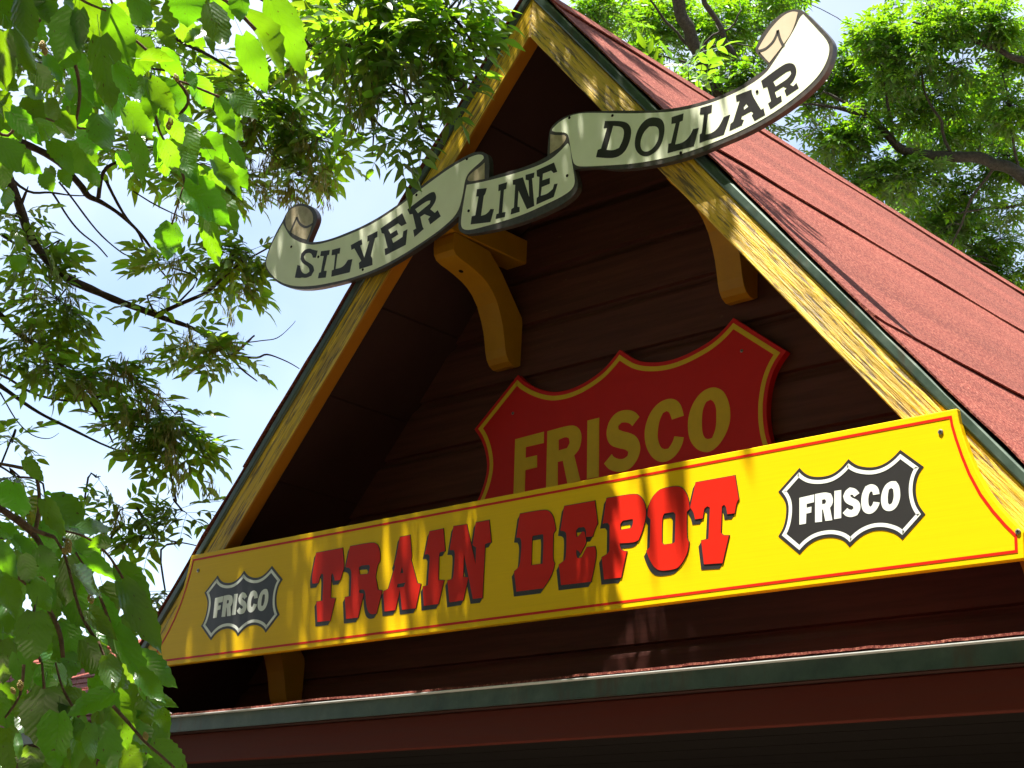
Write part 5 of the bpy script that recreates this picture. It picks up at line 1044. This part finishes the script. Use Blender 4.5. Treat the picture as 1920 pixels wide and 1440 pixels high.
# lower roofs to both sides of the gable, slate-red shingles in courses
S = 0.42
def low(y):
    return -0.188 + S*(y-E0)
nrow = 13
for side in (-1, 1):
    for k in range(nrow):
        ya, yb = E0 - 0.012 + k*0.142, E0 + (k+1)*0.142 + 0.03
        xin = (2.0 - low(ya+0.07))/T if ya > WALL else 1.80
        vs, fs = [], []
        x = 9.0
        row = MB()
        off = (k % 2)*0.15 + rnd.uniform(0, .04)
        xs = [xin]
        xx = xin + off + 0.05
        while xx < 8.9:
            xs.append(xx); xx += 0.305
        xs.append(9.0)
        for a, b2 in zip(xs[:-1], xs[1:]):
            dl = rnd.uniform(-0.004, 0.004)
            t0 = rnd.uniform(0.008, 0.014)
            A, B = side*(a+0.003), side*(b2-0.003)
            if A > B: A, B = B, A
            y0 = ya+dl
            row.add([(A, y0, low(y0)+0.002), (B, y0, low(y0)+0.002), (B, y0, low(y0)+t0), (A, y0, low(y0)+t0), (B, yb, low(yb)+0.004), (A, yb, low(yb)+0.004)],
                    [(0, 1, 2, 3), (3, 2, 4, 5)])
        row.build('shingle_course', M_ROOF, depot)
    m = MB()
    yt = E0 + nrow*0.142
    A, B = (1.2, 9.0) if side > 0 else (-9.0, -1.2)
    m.add([(A, WALL+.06, low(WALL+.06)-0.004), (B, WALL+.06, low(WALL+.06)-0.004), (B, yt, low(yt)-0.004), (A, yt, low(yt)-0.004), (A, yt, -0.3), (B, yt, -0.3), (A, WALL+.06, -0.24), (B, WALL+.06, -0.24)],
          [(0, 1, 2, 3), (3, 2, 5, 4), (6, 7, 1, 0)])
    A2, B2 = (1.82, 9.0) if side > 0 else (-9.0, -1.82)
    m.add([(A2, E0+.01, low(E0+.01)-0.004), (B2, E0+.01, low(E0+.01)-0.004), (B2, WALL+.07, low(WALL+.07)-0.004), (A2, WALL+.07, low(WALL+.07)-0.004)], [(0, 1, 2, 3)])
    m.build('low_roof_deck', M_SOFF, depot)
    m = MB()
    m.tube([((side*1.2), yt, low(yt)+0.005), (side*9.0, yt, low(yt)+0.005)], 0.03, 6)
    m.build('low_ridge_cap', M_ROOF, depot)

# ================================================================ signs
def sheet(loops, y0, y1, name, mat, parent, bev=0.0):
    m = MB(); m.prism(loops, y0, y1)
    o = m.build(name, mat, parent)
    if bev:
        md = o.modifiers.new('bevel', 'BEVEL'); md.width = bev; md.segments = 2; md.limit_method = 'ANGLE'; md.angle_limit = R(30)
    return o
def ring(pl, d0, d1, y0, y1, name, mat, parent):
    """a painted line that follows an outline, from d0 to d1 inside it"""
    a, c = grow(pl, -d0), grow(pl, -d1)
    n = len(a)
    vs = [(x, y0, z) for x, z in a] + [(x, y0, z) for x, z in c] + [(x, y1, z) for x, z in a] + [(x, y1, z) for x, z in c]
    fs = []
    for i in range(n):
        j = (i+1) % n
        fs += [(i, j, n+j, n+i), (i, 2*n+i, 2*n+j, j), (n+i, n+j, 3*n+j, 3*n+i)]
    return mk(name, vs, fs, mat, parent)
def screw(x, y, z, parent, r=0.0065):
    m = MB(); m.tube([(x, y+0.004, z), (x, y-0.0022, z), (x, y-0.0030, z)], [r, r, r*0.6], 12)
    o = m.build('screw', M_SCREW, parent)
    s = MB(); s.box(x-r*0.55, x+r*0.55, y-0.0034, y-0.0028, z-r*0.13, z+r*0.13); s.box(x-r*0.13, x+r*0.13, y-0.0035, y-0.0029, z-r*0.55, z+r*0.55)
    s.build('screw_slot', M_HOLE, o)

# --- the long yellow depot sign
sign = thing('depot_sign', 'long yellow TRAIN DEPOT sign board with red border, fixed across the foot of the gable', 'sign', (0, 0.01, 0))
half = [(1.602, 0.0), (1.602, 0.0605), (1.5975, 0.0655), (1.5733, 0.0925), (1.5458, 0.1275), (1.5181, 0.1688), (1.4936, 0.2180), (1.4769, 0.2628), (1.4633, 0.3064), (1.4558, 0.3349), (1.4500, 0.372)]
outl = half + [(-x, z-0.001 if z > 0.2 else z) for x, z in reversed(half)]
sheet([outl], 0.0, 0.0205, 'sign_board', M_SIGN, sign, 0.0025)
ring(outl, 0.0150, 0.0218, -0.0008, 0.001, 'border_line', M_RED, sign)
SH = (-0.0098, -0.0128)
for word in ('train', 'depot'):
    for ch, loops in LET[word]:
        lp = [soften(l, 40, 2) for l in loops]
        o = sheet(lp, -0.0024, 0.0006, 'letter', M_RED, sign)
        o['label'] = 'red block letter ' + ch
        m = MB()
        for i, fr in enumerate((1.0, 0.78, 0.56, 0.34, 0.14)):
            s = [[(x+SH[0]*fr, z+SH[1]*fr) for x, z in l] for l in lp]
            m.prism(s, -0.0008-0.00012*i, 0.0008, True, False)
        og = [grow(l, 0.0016 if j == 0 else -0.0012) for j, l in enumerate(lp)]
        m.prism(og, -0.0017, 0.0008, True, False)
        m.build('drop_shadow', M_BLACK, o)
dl = DECAL
def emblem(dx, dz, name='railroad_emblem'):
    pl = [(x+dx, z+dz) for x, z in dl]
    pl = soften(pl, 34, 2)
    o = sheet([pl], -0.0008, 0.0008, name, M_BLACK, sign)
    ring(pl, 0.0080, 0.0175, -0.0014, -0.0002, 'emblem_border', M_WHITE, o)
    for ch, loops in LET['decal']:
        sheet([soften([(x+dx, z+dz) for x, z in l], 40, 2) for l in loops], -0.0014, -0.0002, 'emblem_letter', M_WHITE, o)
    return o
emblem(0.0, 0.0)['label'] = 'black and white FRISCO shield emblem at the right end'
emblem(-2.3070, -0.0130)['label'] = 'black and white FRISCO shield emblem at the left end'
for x, z in SCREW_SIGN:
    screw(x, 0.0, z, sign)

# --- the red shield on the gable wall
YB = WALL - 0.024
shield = thing('shield_sign', 'dark red FRISCO shield sign with ochre border on the gable wall behind the yellow sign', 'sign', (0.06, WALL, 0.63))
top = BIGTOP
zc = 0.6335
xr = [p for p in top]
right_low = [(x, 2*zc - z) for x, z in reversed(top)]
left_up = BIGLEFT[1:4]
left_low = [(-0.4965, 2*zc-0.6896), (-0.5209, 2*zc-0.738)]
pl = top + right_low[1:] + left_low[::-1][0:0]
# lower corners mirror the upper ones, the left flank is closed with the same hollow curve
pl = pl + [(-0.5209, 2*zc-0.738), (-0.4966, 2*zc-0.6896), (-0.4836, zc), (-0.4966, 0.6896), (-0.5209, 0.738)]
pl = soften(pl, 34, 2)
sheet([pl], YB, WALL-0.001, 'shield_board', M_SHRED, shield, 0.002)
ring(pl, 0.0135, 0.0285, YB-0.0008, YB+0.001, 'shield_border', M_SHYEL, shield)
for ch, loops in LET['big']:
    sheet([soften(l, 40, 2) for l in loops], YB-0.0008, YB+0.001, 'shield_letter', M_SHYEL, shield)['label'] = 'ochre capital ' + ch
for x, z in SCREW_BIG:
    screw(x, YB, z, shield, 0.005)

# --- the waving ribbon sign
YR = -0.012
ribbon = thing('ribbon_sign', 'cream scroll shaped SILVER DOLLAR LINE ribbon sign with black edge across the upper gable', 'sign', (0, YR, 1.2))
sheet([soften(RIB['outline'], 50, 2)], YR, YR+0.019, 'ribbon_board', M_EDGE, ribbon, 0.003)
for k in ('silver', 'line', 'dollar'):
    sheet([soften(RIB[k], 50, 2)], YR-0.0008, YR+0.001, 'ribbon_panel', M_CREAM, ribbon)
for k in ('fold1', 'fold2', 'curl1', 'curl2'):
    sheet([soften(RIB[k], 50, 2)], YR-0.0008, YR+0.001, 'ribbon_fold' if k[0] == 'f' else 'ribbon_curl', M_TAN if k != 'curl2' else M_TAN2, ribbon)
def ribbon_line(pts, w, name):
    p = [Vector(q) for q in catmull([(a, 0, b) for a, b in pts], 5)]
    L, Rr = [], []
    for i, q in enumerate(p):
        d = (p[min(i+1, len(p)-1)] - p[max(i-1, 0)]).normalized()
        nrm = Vector((-d.z, 0, d.x))
        L.append(((q+nrm*w).x, (q+nrm*w).z)); Rr.append(((q-nrm*w).x, (q-nrm*w).z))
    sheet([L + Rr[::-1]], YR-0.0013, YR, name, M_EDGE, ribbon)
for k in STROKE:
    ribbon_line(STROKE[k], 0.0042 if k[1] == '1' else 0.004, 'scroll_line')
for word in ('silver', 'line', 'dollar'):
    for ch, loops in LET[word]:
        o = sheet([soften(l, 42, 2) for l in loops], YR-0.0014, YR, 'ribbon_letter', M_BLACK, ribbon)
        o['label'] = 'black slab serif letter ' + ch
for x, z in SCREW_RIB:
    m = MB(); m.tube([(x, YR+0.002, z), (x, YR-0.0024, z)], 0.0045, 10); m.build('screw', M_HOLE, ribbon)

# ================================================================ trees
def leaf_mesh(name, seed, curl=0.16, fold=0.14):
    r = random.Random(seed)
    n = 13
    vs, uv, fs = [], [], []
    for i in range(n+1):
        u = i/n
        w = 0.5*(math.sin(math.pi*min(1, (u*0.92+0.09))**0.78)**0.78) if u < 0.999 else 0.0
        if u > 0.72:
            w *= 1-0.35*((u-0.72)/0.28)
        if i == 0:
            w = 0.20
        z = -curl*u*u + 0.02*math.sin(u*7+seed)
        for s in (-1, 0, 1):
            ww = w
            if s and 0 < i < n:
                ww = w*(1+(0.085 if i % 2 else -0.045)) + r.uniform(-.008, .008)
            back = -0.06 if (i == 0 and s) else 0.0
            vs.append((u+back+(0.022 if (s and i % 2 and i < n) else 0), s*ww, z + (fold*ww*1.2 if s else 0) + (r.uniform(-.02, .02) if s else 0) + (0.03*math.sin(u*9+s+seed) if s else 0)))
            uv.append((u, 0.5+s*ww))
    for i in range(n):
        a = i*3
        fs += [(a, a+3, a+4, a+1), (a+1, a+4, a+5, a+2)]
    # petiole
    k = len(vs)
    pe = [(0, 0, 0), (-0.14, 0.01, 0.035), (-0.30, 0.02, 0.10)]
    for (x, y, z) in pe:
        for (dy, dz) in ((0.008, 0), (-0.006, 0.007), (-0.006, -0.007)):
            vs.append((x, y+dy, z+dz)); uv.append((0.5, 0.5))
    for i in range(2):
        for q in range(3):
            a, b = k+i*3+q, k+i*3+(q+1) % 3
            fs.append((a, b, b+3, a+3))
    me = bpy.data.meshes.new(name)
    me.from_pydata(vs, [], fs)
    lay = me.uv_layers.new(name='UVMap')
    for l in me.loops:
        lay.data[l.index].uv = uv[l.vertex_index]
    me.materials.append(M_MUL)
    me.polygons.foreach_set('use_smooth', [True]*len(me.polygons))
    me.update()
    return me

mul = thing('mulberry_tree', 'mulberry tree with large toothed leaves hanging close at the left edge', 'tree', (-0.9, -4.2, GZ))
mulm = [leaf_mesh('mulberry_leaf', s, c, f) for s, c, f in ((1, .14, .10), (2, .24, .2), (3, .08, .16), (4, .20, .05), (5, .3, .26))]
rl = random.Random(3)
for i, (b, t, nrm, w) in enumerate(MUL):
    b, t, nrm = Vector(b), Vector(t), Vector(nrm)
    x = t-b
    L = x.length
    x.normalize()
    z = (nrm - x*nrm.dot(x)).normalized()
    y = z.cross(x)
    M = Matrix(((x.x*L, y.x*w, z.x*L, b.x), (x.y*L, y.y*w, z.y*L, b.y), (x.z*L, y.z*w, z.z*L, b.z), (0, 0, 0, 1)))
    o = bpy.data.objects.new('leaf', mulm[i % 5])
    C.objects.link(o)
    put(o, mul, M)
MV, MF = [], []
for c, rr, n in MULSHADE:
    for i in range(n):
        while True:
            v = Vector((rl.uniform(-1, 1), rl.uniform(-1, 1), rl.uniform(-1, 1)))
            if v.length < 1:
                break
        p = Vector(c) + v*rr
        x = Vector((rl.gauss(0, 1), rl.gauss(0, 1), -0.5)).normalized()
        up = Vector((rl.gauss(0, .4), rl.gauss(0, .4), 1))
        z = (up - x*up.dot(x)).normalized()
        y = z.cross(x)
        L = rl.uniform(.08, .13); w = L*0.85
        M = Matrix(((x.x*L, y.x*w, z.x*L, p.x), (x.y*L, y.y*w, z.y*L, p.y), (x.z*L, y.z*w, z.z*L, p.z), (0, 0, 0, 1)))
        me = mulm[i % 5]
        k = len(MV)
        MV += [tuple(M @ q.co) for q in me.vertices]
        MF += [tuple(a+k for a in f.vertices) for f in me.polygons]
o = mk('foliage', MV, MF, M_MUL, mul, True)  # out-of-view leaf mass, added to shade the sprays below
o['kind'] = 'stuff'
def branch(pts, rad, mat, parent, name='branch', sub=4, sides=7, wob=0.0):
    p = catmull(pts, sub)
    r = lerp_list(list(rad), sub) if isinstance(rad, (list, tuple)) else [rad*(1.15-0.4*i/len(p)) for i in range(len(p))]
    if wob:
        p = [q + Vector((noise.noise(q*5), noise.noise(q*5+Vector((9, 0, 0))), noise.noise(q*5+Vector((0, 9, 0)))))*wob for q in p]
        r = [a*(1+0.22*noise.noise(q*17)) for a, q in zip(r, p)]
    m = MB(); m.tube(p, r, sides)
    return m.build(name, mat, parent, True)
for pts, r in TWM:
    branch(pts, r, M_TWIG, mul, 'branch', 4, 6, 0.006)
branch([(-0.9, -4.2, GZ), (-0.95, -4.0, -1.2), (-0.8, -3.6, 0.2), (-0.5, -3.2, 1.0)], [0.14, 0.12, 0.10, 0.08], M_TWIG, mul, 'trunk', 5, 10, 0.02)
branch([(-0.5, -3.2, 1.0), (0.2, -2.7, 1.35), (0.9, -2.3, 1.2), tuple(TWM[11][0][2])], [0.05, 0.035, 0.02, 0.006], M_TWIG, mul, 'branch', 5, 8, 0.02)
branch([(-0.8, -3.6, 0.2), (0.0, -3.0, 0.45), (0.7, -2.5, 0.2), tuple(TWM[4][0][0])], [0.05, 0.03, 0.018, 0.006], M_TWIG, mul, 'branch', 5, 8, 0.02)
fm = MB()
for k in range(7):
    for j in range(6):
        a = j*math.pi/3 + k*0.5
        rr = 0.35*math.sin(math.pi*(k+0.7)/7.4)
        c = Vector((rr*math.cos(a), rr*math.sin(a), (k-3)*0.17))
        s = 0.15
        fm.add([c+Vector((s,0,0)), c+Vector((-s,0,0)), c+Vector((0,s,0)), c+Vector((0,-s,0)), c+Vector((0,0,s)), c+Vector((0,0,-s))],
               [(0,2,4),(2,1,4),(1,3,4),(3,0,4),(2,0,5),(1,2,5),(3,1,5),(0,3,5)])
b0 = fm.build('berry', M_BERRY, None, True)
for i, p in enumerate(FRUIT):
    o = b0 if i == 0 else b0.copy()
    if i:
        C.objects.link(o)
    s = rl.uniform(0.008, 0.012)
    put(o, mul, Matrix.Translation(Vector(p)) @ Matrix.Rotation(rl.uniform(0, 1.2), 4, 'X') @ Matrix.Scale(s, 4))

def compound_leaf(seed, pairs=3, L=0.080, W=0.027, rach=0.18):
    """an ash leaf: three pairs of leaflets and one at the tip, rachis along +x"""
    r = random.Random(seed)
    vs, fs, uv = [], [], []
    def leaflet(px, pz, ang, s):
        l, w = L*s*r.uniform(.85, 1.12), W*s*r.uniform(.85, 1.15)
        dr = r.uniform(0.0, 0.4)
        k = len(vs)
        ca, sa = math.cos(ang), math.sin(ang)
        tw = r.uniform(-.5, .5)
        prof = [(0, 0.0), (0.16, 0.62), (0.42, 1.0), (0.72, 0.62), (1.0, 0.0)]
        for i, (u, ww) in enumerate(prof):
            a = l*u
            z = pz - dr*l*u*u
            row = ((0, 1),) if ww == 0 else ((-1, 1), (0, 0), (1, 1))
            for s2, e in (row if ww else ((0, 0),)):
                b = s2*w*ww*0.5
                zz = z + (abs(b)*0.35 if s2 else 0) + b*tw
                vs.append((px + ca*a - sa*b, sa*a + ca*b, zz)); uv.append((u, 0.5+0.5*s2*ww))
        fs.extend([(k, k+1, k+2), (k, k+2, k+3),
                   (k+1, k+4, k+5, k+2), (k+2, k+5, k+6, k+3),
                   (k+4, k+7, k+8, k+5), (k+5, k+8, k+9, k+6),
                   (k+7, k+10, k+8), (k+8, k+10, k+9)])
    def rz(u):
        return -0.25*rach*u*u
    for i in range(pairs):
        u = 0.35 + 0.5*i/max(pairs-1, 1)
        for s in (-1, 1):
            leaflet(rach*u + r.uniform(-.006, .006), rz(u), s*r.uniform(0.75, 1.1), (0.9, 1.0, 1.05)[i % 3])
    leaflet(rach, rz(1), r.uniform(-.15, .15), 1.1)
    k = len(vs)
    for u in (0, 0.5, 1.0):
        for (dy, dz) in ((0.0011, 0), (-0.0008, 0.001), (-0.0008, -0.001)):
            vs.append((rach*u, dy, rz(u)+dz)); uv.append((0.5, 0.5))
    for i in range(2):
        for q in range(3):
            a, b = k+i*3+q, k+i*3+(q+1) % 3
            fs.append((a, b, b+3, a+3))
    return vs, fs, uv

def leaf_frame(p, d, r, droop=0.35, s=1.0):
    """a leaf at p growing along d, upper face roughly to the sky"""
    x = Vector((d.x, d.y, d.z - droop + r.uniform(-.35, .25)))
    if x.length < 1e-3:
        x = Vector((1, 0, 0))
    x.normalize()
    up = Vector((r.gauss(0, .38), r.gauss(0, .38), 1))
    z = (up - x*up.dot(x))
    if z.length < 1e-3:
        z = Vector((1, 0, 0))
    z.normalize()
    y = z.cross(x)
    return Matrix(((x.x*s, y.x*s, z.x*s, p.x), (x.y*s, y.y*s, z.y*s, p.y), (x.z*s, y.z*s, z.z*s, p.z), (0, 0, 0, 1)))

CAMP = cam.matrix_world.translation.copy()
def grow_cluster(cl, branches, r, twigs, frames, ls=1.0, flat=1.0, droop=0.05):
    """twigs from the nearest branch into one cluster; leaves strung along the twigs"""
    c, rx, ry, n = Vector(cl[0]), cl[1], cl[2], cl[3]
    best, bd = None, 1e9
    for pts, _ in branches:
        for p in pts:
            dd = (Vector(p)-c).length
            if dd < bd:
                best, bd = Vector(p), dd
    rr = min(rx, ry)
    hub = c + Vector((r.uniform(-.2, .2)*rx, r.uniform(-.2, .2)*rx, r.uniform(-.1, .2)*ry))
    if bd < 3.0:
        mid = (best+hub)/2 + Vector((r.uniform(-.08, .08), r.uniform(-.08, .08), r.uniform(0, .12)))
        twigs.append(([best, mid, hub], [0.006*ls, 0.005*ls, 0.004*ls]))
    tips = []
    k = max(3, int(n/5))
    for i in range(k):
        while True:
            v = Vector((r.uniform(-1, 1), r.uniform(-1, 1), r.uniform(-1, 1)))
            if 0.15 < v.length < 1:
                break
        e = c + Vector((v.x*rx*0.92, v.y*rx*0.92*flat, v.z*ry*0.92))
        mid = (hub+e)/2 + Vector((r.uniform(-.1, .1)*rx, r.uniform(-.1, .1)*rx, 0.12*ry))
        twigs.append(([hub, mid, e], [0.0035*ls, 0.0026*ls, 0.0014*ls]))
        tips.append((hub, mid, e))
    for i in range(n):
        h, m2, e = tips[i % len(tips)]
        t = 1.0 - 0.6*r.random()**1.5
        a, b = h.lerp(m2, t), m2.lerp(e, t)
        p = a.lerp(b, t)
        d = (b-a).normalized()
        an = r.uniform(0, 6.28)
        side = Vector((math.cos(an), math.sin(an), r.uniform(-.5, .4)))
        frames.append(leaf_frame(p, d*0.5 + side*0.9, r, droop, ls*r.uniform(.8, 1.15)))

def finish_foliage(parent, frames, protos, mat, limit, name='leaf'):
    """the nearest ones as leaves of their own, the rest as one mass"""
    frames = sorted(frames, key=lambda M: (M.translation-CAMP).length)
    ms = []
    for vs, fs, uv in protos:
        me = bpy.data.meshes.new('compound_leaf')
        me.from_pydata(vs, [], fs)
        lay = me.uv_layers.new(name='UVMap')
        for l in me.loops:
            lay.data[l.index].uv = uv[l.vertex_index]
        me.materials.append(mat)
        me.polygons.foreach_set('use_smooth', [True]*len(me.polygons))
        me.update()
        ms.append(me)
    for i, M in enumerate(frames[:limit]):
        o = bpy.data.objects.new(name, ms[i % len(ms)])
        C.objects.link(o)
        put(o, parent, M)
    V, F = [], []
    for i, M in enumerate(frames[limit:]):
        vs, fs, uv = protos[i % len(protos)]
        k = len(V)
        V += [tuple(M @ Vector(v)) for v in vs]
        F += [tuple(a+k for a in f) for f in fs]
    if V:
        o = mk('foliage', V, F, mat, parent, True)
        o['kind'] = 'stuff'

def twig_mass(parent, twigs, mat, name='twigs'):
    m = MB()
    for pts, rad in twigs:
        p = catmull(pts, 3)
        m.tube(p, lerp_list(rad, 3), 4, False)
    o = m.build(name, mat, parent, True)
    o['kind'] = 'stuff'

protos = [compound_leaf(s) for s in range(6)]
# --- the ash at the left, its boughs reach over the gable
ash = thing('ash_tree', 'ash tree with slender pointed leaflets and olive seed bunches reaching in from the left', 'tree', (-3.4, -1.6, GZ))
for pts, r in BR:
    branch(pts, r, M_BARK, ash, 'branch', 4, 7, 0.012)
branch([(-3.4, -1.6, GZ), (-3.35, -1.6, -0.5), (-3.2, -1.55, 1.2), (-3.0, -1.5, 2.6), (-2.7, -1.2, 4.2), (-2.3, -1.0, 5.6)], [0.22, 0.19, 0.16, 0.14, 0.10, 0.06], M_BARK, ash, 'trunk', 5, 12, 0.03)
for i in (0, 5, 6, 7, 9, 16, 22):
    p0 = Vector(BR[i][0][0])
    zt = max(-0.6, min(p0.z-0.2, 3.2))
    t0 = Vector((-3.3, -1.58, zt))
    branch([t0, t0.lerp(p0, .5)+Vector((0, 0, .08)), p0], [BR[i][1][0]*1.6, BR[i][1][0]*1.25, BR[i][1][0]], M_BARK, ash, 'branch', 4, 7, 0.02)
ra = random.Random(21)
tw, fr = [], []
for cl in CL:
    grow_cluster(cl, BR, ra, tw, fr, cl[4])
# the bough that hangs above the signs and dapples them
SHB = [([(-2.9, -1.4, 3.0), (-2.2, -0.95, 3.35), (-1.4, -0.7, 3.5), (-0.6, -0.62, 3.6), (0.0, -0.6, 3.6), (0.42, -0.58, 3.55)], [0.05, 0.04, 0.03, 0.02, 0.012, 0.005]),
       ([(-2.7, -1.2, 4.2), (-1.8, -0.7, 4.5), (-0.9, -0.55, 4.6), (-0.2, -0.5, 4.6)], [0.05, 0.035, 0.02, 0.008])]
for pts, r in SHB:
    branch(pts, r, M_BARK, ash, 'branch', 5, 7, 0.02)
for c in SHADE:
    grow_cluster(c, SHB, ra, tw, fr, 1.0, flat=c[4])
finish_foliage(ash, fr, protos, M_ASH, 300)
twig_mass(ash, tw, M_BARK)
# hanging bunches of seeds
def seed_bunch(seed):
    r = random.Random(seed)
    m = MB()
    m.v += [(0.0005, 0, 0.012), (-0.0005, 0, 0.012)]
    for i in range(34):
        a = r.uniform(0, 6.28); q = r.random()**.5*0.035
        p = Vector((q*math.cos(a), q*math.sin(a), -r.uniform(0, 0.055)))
        l, w = r.uniform(.028, .038), 0.0026
        d = Vector((r.gauss(0, .25), r.gauss(0, .25), -1)).normalized()
        s = d.cross(Vector((math.cos(a), math.sin(a), 0.1))).normalized()*w
        k0 = len(m.v)
        m.v += [tuple(q2) for q2 in (p, p+d*l*.55+s, p+d*l, p+d*l*.55-s)]
        m.f += [(k0, k0+1, k0+2, k0+3), (0, 1, k0)]
    me = bpy.data.meshes.new('seed_bunch')
    me.from_pydata(m.v, [], m.f); me.materials.append(M_SEED); me.update()
    return me
sbm = [seed_bunch(s) for s in range(4)]
k = 0
for p in SEED:
    for q in range(2):
        o = bpy.data.objects.new('seed_bunch', sbm[k % 4]); k += 1
        C.objects.link(o)
        d = Vector((ra.uniform(-.09, .09), ra.uniform(-.09, .09), ra.uniform(-.06, .06)))
        put(o, ash, Matrix.Translation(Vector(p)+d) @ Matrix.Rotation(ra.uniform(0, 6), 4, 'Z') @ Matrix.Scale(ra.uniform(.9, 1.4), 4))

# --- two trees behind the roof
def back_tree(name, label, base, brs, cls, seed, trunk, extra=None):
    t = thing(name, label, 'tree', base)
    for pts, r in brs:
        branch(pts, r, M_BARKG, t, 'branch', 4, 7, 0.05)
    branch(trunk[0], trunk[1], M_BARKG, t, 'trunk', 5, 10, 0.05)
    rr = random.Random(seed)
    tw, fr = [], []
    for c in cls:
        grow_cluster(c, brs, rr, tw, fr, 0.80)
    if extra:
        for p, s in extra:
            p = Vector(p)
            for q in range(2):
                fr.insert(0, leaf_frame(p+Vector((rr.uniform(-.1, .1), rr.uniform(-.1, .1), rr.uniform(-.05, .05))), Vector((rr.uniform(-1, 1), rr.uniform(-1, 1), 0.7)), rr, -0.1, 1.35))
            tw.append(([p + Vector((0, 0, -1.2)), p+Vector((0.03, 0, -.5)), p], [0.006, 0.005, 0.003]))
    finish_foliage(t, fr, protos, M_BACK, 300)
    twig_mass(t, tw, M_BARKG)
    return t
pA = BRA[0][0][-1]
back_tree('shade_tree', 'leafy tree with a leaning dark trunk just behind the roof ridge', (pA[0]+0.35, pA[1]+0.1, GZ), BRA, CLA, 31,
          ([(pA[0]+0.35, pA[1]+0.1, GZ), (pA[0]+0.3, pA[1]+0.1, 0.5), (pA[0]+0.15, pA[1], pA[2]-1.2), pA], [0.16, 0.13, 0.10, 0.072]), SPRIG)
pB = BRB[0][0][0]
back_tree('shade_tree', 'tall tree with one thick bent limb reaching in from the right above the red roof', (pB[0]+1.6, pB[1]+0.8, GZ), BRB, CLB, 47,
          ([(pB[0]+1.6, pB[1]+0.8, GZ), (pB[0]+1.55, pB[1]+0.8, 1.5), (pB[0]+1.0, pB[1]+0.5, pB[2]-1.5), pB], [0.24, 0.2, 0.15, 0.063]))

# --- unseen wood added on the near side to hold back ambient light
rw = random.Random(5)
m = MB()
for i in range(16000):
    a = R(rw.uniform(178, 410))
    rad = rw.uniform(6.3, 11.0)
    z = GZ + 0.3 + 15.0*rw.random()**0.8
    cx, cy = 3.4 + rad*math.cos(a), -3.4 + rad*math.sin(a)
    if cx < -2.5 and cy > -2.5:
        continue
    s = rw.uniform(0.25, 0.55)
    u = Vector((rw.gauss(0, 1), rw.gauss(0, 1), rw.gauss(0, 1))).normalized()
    v = u.orthogonal().normalized()
    c = Vector((cx, cy, z))
    m.add([c-u*s, c+v*s*0.45, c+u*s, c-v*s*0.45], [(0, 1, 2, 3)])
# unseen crowns added overhead to block sky light, left open for the sun
for i in range(5200):
    z = rw.uniform(6.0, 10.0)
    cx, cy = rw.uniform(-8, 10), rw.uniform(-10, -0.5)
    if -2.4 < cx < 1.9 and cy > -4.8:
        continue
    if cx > 1.9 and cy > -1.5:
        continue
    s = rw.uniform(0.18, 0.42)
    u = Vector((rw.gauss(0, 1), rw.gauss(0, 1), rw.gauss(0, .5))).normalized()
    v = u.orthogonal().normalized()
    c = Vector((cx, cy, z))
    m.add([c-u*s, c+v*s*0.45, c+u*s, c-v*s*0.45], [(0, 1, 2, 3)])
o = m.build('unseen_shade_wood', M_WOOD)
o['kind'] = 'stuff'
